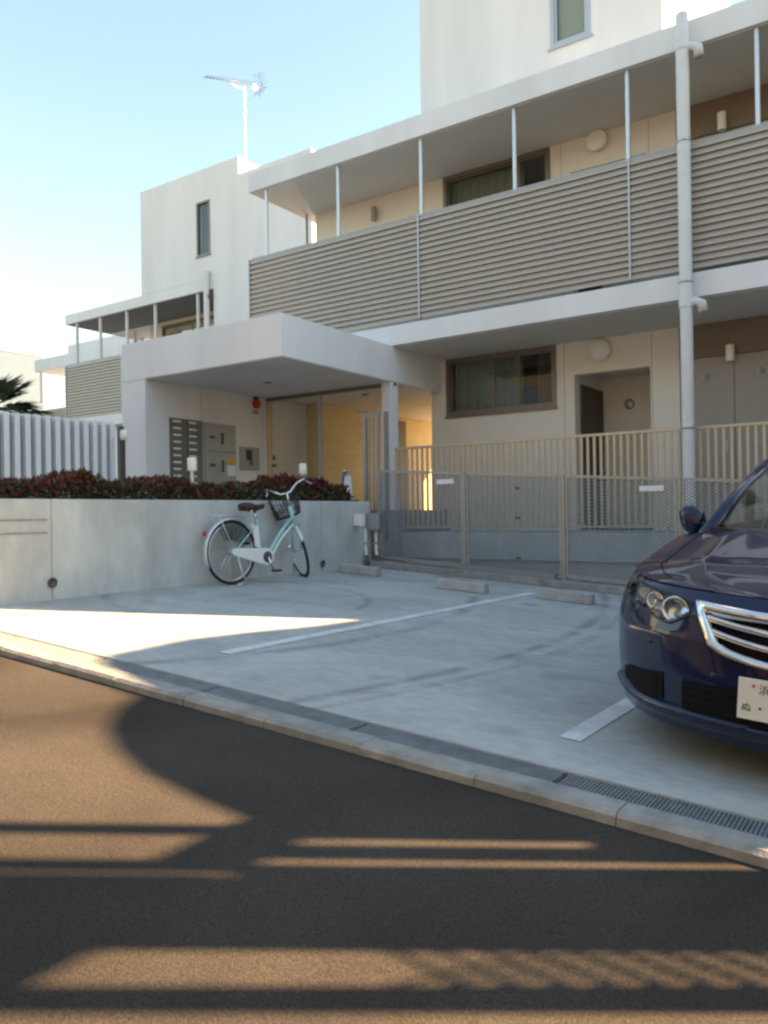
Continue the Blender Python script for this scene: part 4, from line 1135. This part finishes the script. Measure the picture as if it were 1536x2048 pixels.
    k1 = arc((-0.56,3.32,1.38),(0.56,3.32,1.38),(0,0.05,0.022)); k2 = arc((-0.66,4.05,1.0),(0.66,4.05,1.0),(0,0.08,0.02))
    MB().grid([k1, k2]).build('rear_window', M['glass'], car, True)
    for s in (-1, 1):
        MB().tube([(s*0.725,1.36,0.915),(s*0.66,1.80,1.165),(s*0.583,2.16,1.365),(s*0.592,2.7,1.39),(s*0.575,3.3,1.372),(s*0.68,4.05,0.995)], [0.042,0.036,0.034,0.032,0.034,0.05], 10, flat=0.8).build('pillar_rail', M['carpaint'], car, True)
        MB().grid([[(s*0.80,1.55,0.93),(s*0.815,2.5,0.95),(s*0.80,3.6,0.975)], [(s*0.63,2.1,1.33),(s*0.60,2.5,1.372),(s*0.585,3.35,1.35)]]).build('side_window', M['glass'], car, True)
        MB().box(min(s*0.76,s*0.80), max(s*0.76,s*0.80), 2.62, 2.70, 0.95, 1.20).build('door_pillar', M['black_plastic'], car)
        # door mirror
        mi = MB().lathe([(0.0,-0.105),(0.05,-0.10),(0.078,-0.05),(0.084,0.0),(0.078,0.05),(0.05,0.10),(0.0,0.105)], (0,0,0), 'x', 20)
        mi.xform(lambda p: Vector((s*0.875 + p.x*0.72 - 0.25*s*p.z*-1, 1.66 + p.y*0.62, 0.99 + p.z*1.12)))
        mo = mi.build('door_mirror', M['carpaint'], car, True)
        MB().tube([(s*0.79,1.66,0.935),(s*0.85,1.66,0.945)], 0.028, 10, flat=0.6).build('mirror_arm', M['black_plastic'], mo, True)
        MB().lathe([(0.0,0.0),(0.068,0.0)], (0,0,0), 'y', 18).xform(lambda p: Vector((s*0.875+p.x*0.9+0.25*s*p.z, 1.712, 0.99+p.z))).build('mirror_glass', M['chrome'], mo)
    # interior
    ins = thing_part('interior', car)
    MB().box(-0.76, 0.76, 1.40, 4.0, 0.30, 0.62).build('floor_pan', M['black_plastic'], ins)
    MB().prism([(1.44,0.60),(1.44,0.93),(1.62,0.955),(1.86,0.93),(1.92,0.60)], 'x', -0.74, 0.74).build('dashboard', M['black_plastic'], ins, bevel=0.02)
    for x in (-0.37, 0.37):
        MB().prism([(2.45,0.55),(2.62,0.55),(2.78,1.12),(2.68,1.15),(2.60,1.10)], 'x', x-0.23, x+0.23).build('seat_back', M['interior'], ins, bevel=0.04)
        MB().box(x-0.13, x+0.13, 2.70, 2.79, 1.14, 1.30).build('head_rest', M['interior'], ins, bevel=0.03)
    MB().box(-0.68, 0.68, 3.45, 3.62, 0.6, 1.12).build('rear_seat', M['interior'], ins, bevel=0.04)
    MB().lathe([(0.175,-0.012),(0.19,0.0),(0.175,0.012),(0.165,0.0),(0.175,-0.012)], (0,0,0), 'y', 28).xform(lambda p: Matrix.Rotation(R(-25),4,'X') @ p + Vector((-0.37,1.98,0.95))).build('steering_wheel', M['black_plastic'], ins, True)
    MB().box(-0.12, 0.12, 2.02, 2.045, 1.27, 1.335).build('rear_view_mirror', M['black_plastic'], ins, bevel=0.01)
    MB().box(-0.42, -0.30, 1.79, 1.795, 1.10, 1.14).xform(lambda p: p + Vector((0,-0.02,0.0))).build('windscreen_sticker', M['interior'], ins)
    # headlamps
    def strip(name, xs, fa, fb, off, m_, parent, nz=6, smooth=True):
        rows = []
        for i in range(nz+1):
            t = i/nz; rows.append([surf(x, fa(x)+(fb(x)-fa(x))*t, off(t) if callable(off) else off) for x in xs])
        return MB().grid(rows, flip=True).build(name, m_, parent, smooth, fix=False)
    for s in (-1, 1):
        xs = [s*(-(-0.425 - 0.385*k/24))*-1 if False else s*(0.425 + 0.385*k/24) for k in range(25)]
        ft = lambda x: interp(-abs(x), *hl_top); fb = lambda x: interp(-abs(x), *hl_bot)
        hl = strip('headlamp', xs, fb, ft, -0.045, M['lamp_housing'], car)
        for (hx, hz, r_) in ((0.515, 0.656, 0.053), (0.632, 0.682, 0.036)):
            c = surf(s*hx, hz, -0.030)
            bz = MB().lathe([(r_*1.0,0.03),(r_*1.12,-0.008),(r_*1.0,-0.014),(r_*0.86,0.0),(r_*0.5,0.018),(r_*0.0,0.022)], c, 'y', 28).build('reflector_bowl', M['chrome'], hl, True)
            MB().lathe([(r_*0.62,0.012),(r_*0.55,-0.006),(r_*0.3,-0.018),(0.0,-0.021)], c, 'y', 24).build('projector_lens', M['glass_clear'], hl, True)
        c = surf(s*0.715, 0.70, -0.032)
        MB().lathe([(0.022,0.02),(0.026,-0.005),(0.015,0.008),(0.0,0.012)], c, 'y', 18).build('indicator_bulb', M['blind'], hl, True)
        rows = [[surf(s*(0.45+0.02*k), 0.648+0.004*k*(1 if j else -0.5)+j*0.03, -0.034) for k in range(3)] for j in range(2)]
        MB().grid(rows).build('trim', M['chrome'], hl, fix=False)
        strip('lens_cover', xs, lambda x: fb(x)-0.004, lambda x: ft(x)+0.004, 0.003, M['glass_clear'], hl)
        ol = [(x, fb(x)-0.004) for x in xs] + [(x, ft(x)+0.004) for x in xs[::-1]]
        MB().tube([surf(x, z, 0.002) for x, z in ol], 0.0055, 6, closed=True).build('gasket', M['black_plastic'], hl, True, fix=False)
        # fog pocket: flush black patch painted for its dark depth, with slats
        xs2 = [s*(0.53+0.235*k/14) for k in range(15)]
        fp_ = strip('fog_grille', xs2, lambda x: 0.255+0.03*max(0,(abs(x)-0.68)/0.08), lambda x: 0.378-0.03*(abs(x)-0.53)/0.2, 0.002, M['grille_black'], car)
        for k in range(4):
            z = 0.285+0.022*k
            MB().tube([surf(s*(0.555+0.042*j), z, 0.001) for j in range(5)], 0.005, 5).build('fog_slat', M['grille_black'], fp_, True)
    # grille: chrome ring, black grid, two chrome bars
    def loop(inset, n=28):
        pts = []
        gt = lambda x: g_top(x)-inset[0]; gb = lambda x: g_bot(x)+inset[1]
        xa = g_x(0.70)-inset[2]; xb = g_x(0.535)-inset[2]*0.75
        for k in range(n): x = -xa+2*xa*k/n; pts.append((x, gt(x)))
        for k in range(6):
            t = k/6; pts.append((xa+(xb-xa)*t, gt(xa)+(gb(xb)+0.012-gt(xa))*t))
        for k in range(n): x = xb-2*xb*k/n; pts.append((x, gb(x) + (0.012*max(0,(abs(x)/xb-0.85)/0.15))))
        for k in range(6):
            t = k/6; pts.append((-xb+(xb-xa)*t, gb(xb)+0.012+(gt(xa)-gb(xb)-0.012)*t))
        return pts
    lo_, li_ = loop((0,0,0)), loop((0.030,0.026,0.036))
    gr = MB(); rows = [[surf(x,z,0.002) for x,z in lo_], [surf(x*0.992,z*0.999,0.016) for x,z in lo_], [surf(x*0.96+li_[i][0]*0.04,z*0.7+li_[i][1]*0.3,0.020) for i,(x,z) in enumerate(lo_)], [surf(x,z,0.012) for x,z in li_], [surf(x,z,-0.04) for x,z in li_]]
    gr.grid([r_+[r_[0]] for r_ in rows])
    go = gr.build('grille', M['chrome'], car, True, fix=True)
    bk_ = []
    for i in range(9):
        t = i/8; bk_.append([surf(x, (g_bot(x)+0.015)+(g_top(x)-g_bot(x)-0.03)*t, -0.05) for x in [-(g_x(0.5+0.17*t)-0.01)+2*(g_x(0.5+0.17*t)-0.01)*k/30 for k in range(31)]])
    MB().grid(bk_).build('grille_backing', M['dark'], go, True, fix=False)
    for (e0, c0) in ((0.646, 0.612), (0.600, 0.552)):
        xs3 = [-0.345+0.69*k/40 for k in range(41)] if e0 > 0.62 else [-0.325+0.65*k/40 for k in range(41)]
        zc = lambda x: c0 + (e0-c0)*(abs(x)/0.345)**1.6
        rows = [[surf(x, zc(x)+a, o_) for x in xs3] for (a, o_) in ((0.012,-0.03),(0.012,0.0),(0.004,0.006),(-0.010,0.002),(-0.012,-0.03))]
        MB().grid(rows).build('grille_bar', M['chrome'], go, True, fix=True)
    # lower intake, a flush black sheet in place of the shaded opening; lip
    xs4 = [-0.435+0.87*k/30 for k in range(31)]
    it = strip('lower_intake', xs4, lambda x: 0.240, lambda x: 0.368+0.03*(1-abs(x)/0.43), 0.002, M['dark'], car)
    for k in range(4):
        MB().tube([surf(-0.42+0.84*j/20, 0.265+0.03*k, 0.001) for j in range(21)], 0.006, 5).build('intake_bar', M['grille_black'], it, True)
    lip = []
    for k in range(61):
        x = -0.80+1.6*k/60; z = 0.232 + 0.055*max(0,(abs(x)-0.62)/0.18)**2
        lip.append((x, z))
    rows = [[surf(x, z+a, o_) for x, z in lip] for (a, o_) in ((0.016,-0.01),(0.014,0.012),(0.0,0.024),(-0.020,0.020),(-0.05,0.006),(-0.06,-0.01))]
    MB().grid(rows).build('bumper_lip', M['carpaint'], car, True, fix=True)
    for s in (-1, 1):
        for (x, z) in ((0.60, 0.50), (0.30, 0.42)):
            c = surf(s*x, z, 0.0)
            MB().lathe([(0.013,0.004),(0.013,-0.002),(0.0,-0.003)], c, 'y', 14).build('parking_sensor', M['carpaint'], car, True)
    # number plate
    PX0, PX1, PZ0, PZ1 = -0.195, 0.150, 0.282, 0.444
    yp = -0.022
    pl = MB().box(PX0, PX1, yp, yp+0.006, PZ0, PZ1).build('number_plate', M['plate'], car, bevel=0.004)
    MB().box(PX0+0.02, PX1-0.02, yp+0.006, yp+0.05, PZ0+0.02, PZ1-0.02).build('plate_holder', M['black_plastic'], pl)
    def text(body, x, z, size, nm):
        cu = bpy.data.curves.new(nm, 'FONT'); cu.body = body; cu.size = size; cu.extrude = 0.0006
        tmp = bpy.data.objects.new('tmp', cu); col.objects.link(tmp)
        bpy.context.view_layer.update()
        me = bpy.data.meshes.new_from_object(tmp.evaluated_get(bpy.context.evaluated_depsgraph_get()))
        bpy.data.objects.remove(tmp)
        me.materials.clear(); me.materials.append(M['plate_ink'])
        rot = Matrix.Rotation(R(90), 4, 'X')
        me.transform(Matrix.Translation((x, yp-0.001, z)) @ rot)
        ob = bpy.data.objects.new(nm, me); col.objects.link(ob); ob.parent = pl
    text('浜', -0.120, 0.390, 0.042, 'plate_character')
    text('ぬ', -0.180, 0.316, 0.038, 'plate_character')
    for (x, z, r_) in ((-0.138, 0.416, 0.006), (-0.112, 0.332, 0.005)):
        MB().lathe([(r_,0.0),(r_,-0.002),(0.0,-0.0025)], (x, yp, z), 'y', 12).build('plate_dot', M['plate_ink'] if z < 0.4 else M['red'], pl)
    # wheels
    for s in (-1, 1):
        for wy in (0.98, 3.70):
            w = MB().lathe([(0.20,-0.10),(0.30,-0.105),(0.318,-0.085),(0.322,0.0),(0.318,0.085),(0.30,0.105),(0.20,0.10)], (s*0.775, wy, 0.322), 'x', 40).build('wheel', M['rubber'], car, 'auto')
            rm = MB().lathe([(0.215,s*0.10),(0.205,s*0.08),(0.19,s*0.03),(0.0,s*0.03)], (s*0.775, wy, 0.322), 'x', 32).build('rim', M['alu'], w, True)
            for k in range(5):
                a = 2*math.pi*k/5
                MB().tube([(s*0.86, wy+0.03*math.cos(a), 0.322+0.03*math.sin(a)), (s*0.865, wy+0.20*math.cos(a), 0.322+0.20*math.sin(a))], [0.03,0.022], 8, flat=0.5).build('spoke', M['alu'], w, True)
    MB().box(-0.70, 0.70, 0.35, 4.4, 0.17, 0.25).build('underbody', M['black_plastic'], car)
    for s in (-1, 1):
        MB().box(min(s*0.55,s*0.80), max(s*0.55,s*0.80), 4.60, 4.735, 0.76, 0.90).build('tail_lamp', M['red'], car, bevel=0.02)
def thing_part(name, parent):
    o = bpy.data.objects.new(name, None); col.objects.link(o); o.parent = parent; return o
build_car()

# ================================================================== HOUSES ACROSS THE ROAD (behind the viewer)
M['clad_dark'] = mat('clad_dark', (0.07,0.065,0.06), 0.8, var=0.1, vscale=4)
M['clad_grey'] = mat('clad_grey', (0.11,0.11,0.115), 0.8, var=0.1, vscale=4)
for (x0, x1, h, mn, lab) in ((-26,-15.5,7.5,'clad_grey','grey clad house across the road behind the viewer, far left'),(-14.5,-5.0,8.2,'clad_dark','dark clad house across the road behind the viewer, left'),(-4.2,5.5,7.8,'clad_grey','grey clad house across the road straight behind the viewer'),(6.3,17,8.4,'clad_dark','dark clad house across the road behind the viewer, right')):
    h_ = thing('house_opposite', ((x0+x1)/2, -4.5, zlot((x0+x1)/2)-0.05), lab, 'house')
    MB().box(x0, x1, -12.0, -4.5, zlot(x0)-1.5, h-1.2).build('wall', M[mn], h_)
    MB().prism([(-12.5,h-1.2),(-4.0,h-1.2),(-8.2,h+1.4)], 'x', x0-0.4, x1+0.4).build('roof', M['roof_tile'], h_)
    for k in range(3):
        a = x0 + (x1-x0)*(0.12+0.3*k)
        for z in (1.4, 4.0):
            w = MB().box(a, a+1.5, -4.52, -4.44, z, z+1.2).build('window', M['bronze'], h_)
            MB().box(a+0.06, a+1.44, -4.438, -4.43, z+0.06, z+1.14).build('pane', M['glass'], w)

for (x0, x1, y0, y1, h, lab) in ((8.6,17.0,3.7,12.5,5.2,'flat roofed grey house farther along the road, beyond the right edge'), (9.0,24.0,15.5,28.0,9.3,'tall grey house behind the apartment block, beyond the right edge')):
    h_ = thing('side_house', ((x0+x1)/2, (y0+y1)/2, -0.8), lab, 'house')
    MB().box(x0, x1, y0, y1, -1.2, h).build('wall', M['clad_grey'], h_)
    MB().box(x0-0.2, x1+0.2, y0-0.2, y1+0.2, h+0.001, h+0.12).build('roof', M['roof_tile'], h_)
    for k in range(3):
        a = y0 + (y1-y0)*(0.1+0.3*k)
        for z in (1.0, 3.3):
            w = MB().box(x0-0.04, x0+0.04, a, a+1.4, z, z+1.2).build('window', M['bronze'], h_)
            MB().box(x0-0.048, x0-0.041, a+0.06, a+1.34, z+0.06, z+1.14).build('pane', M['glass'], w)
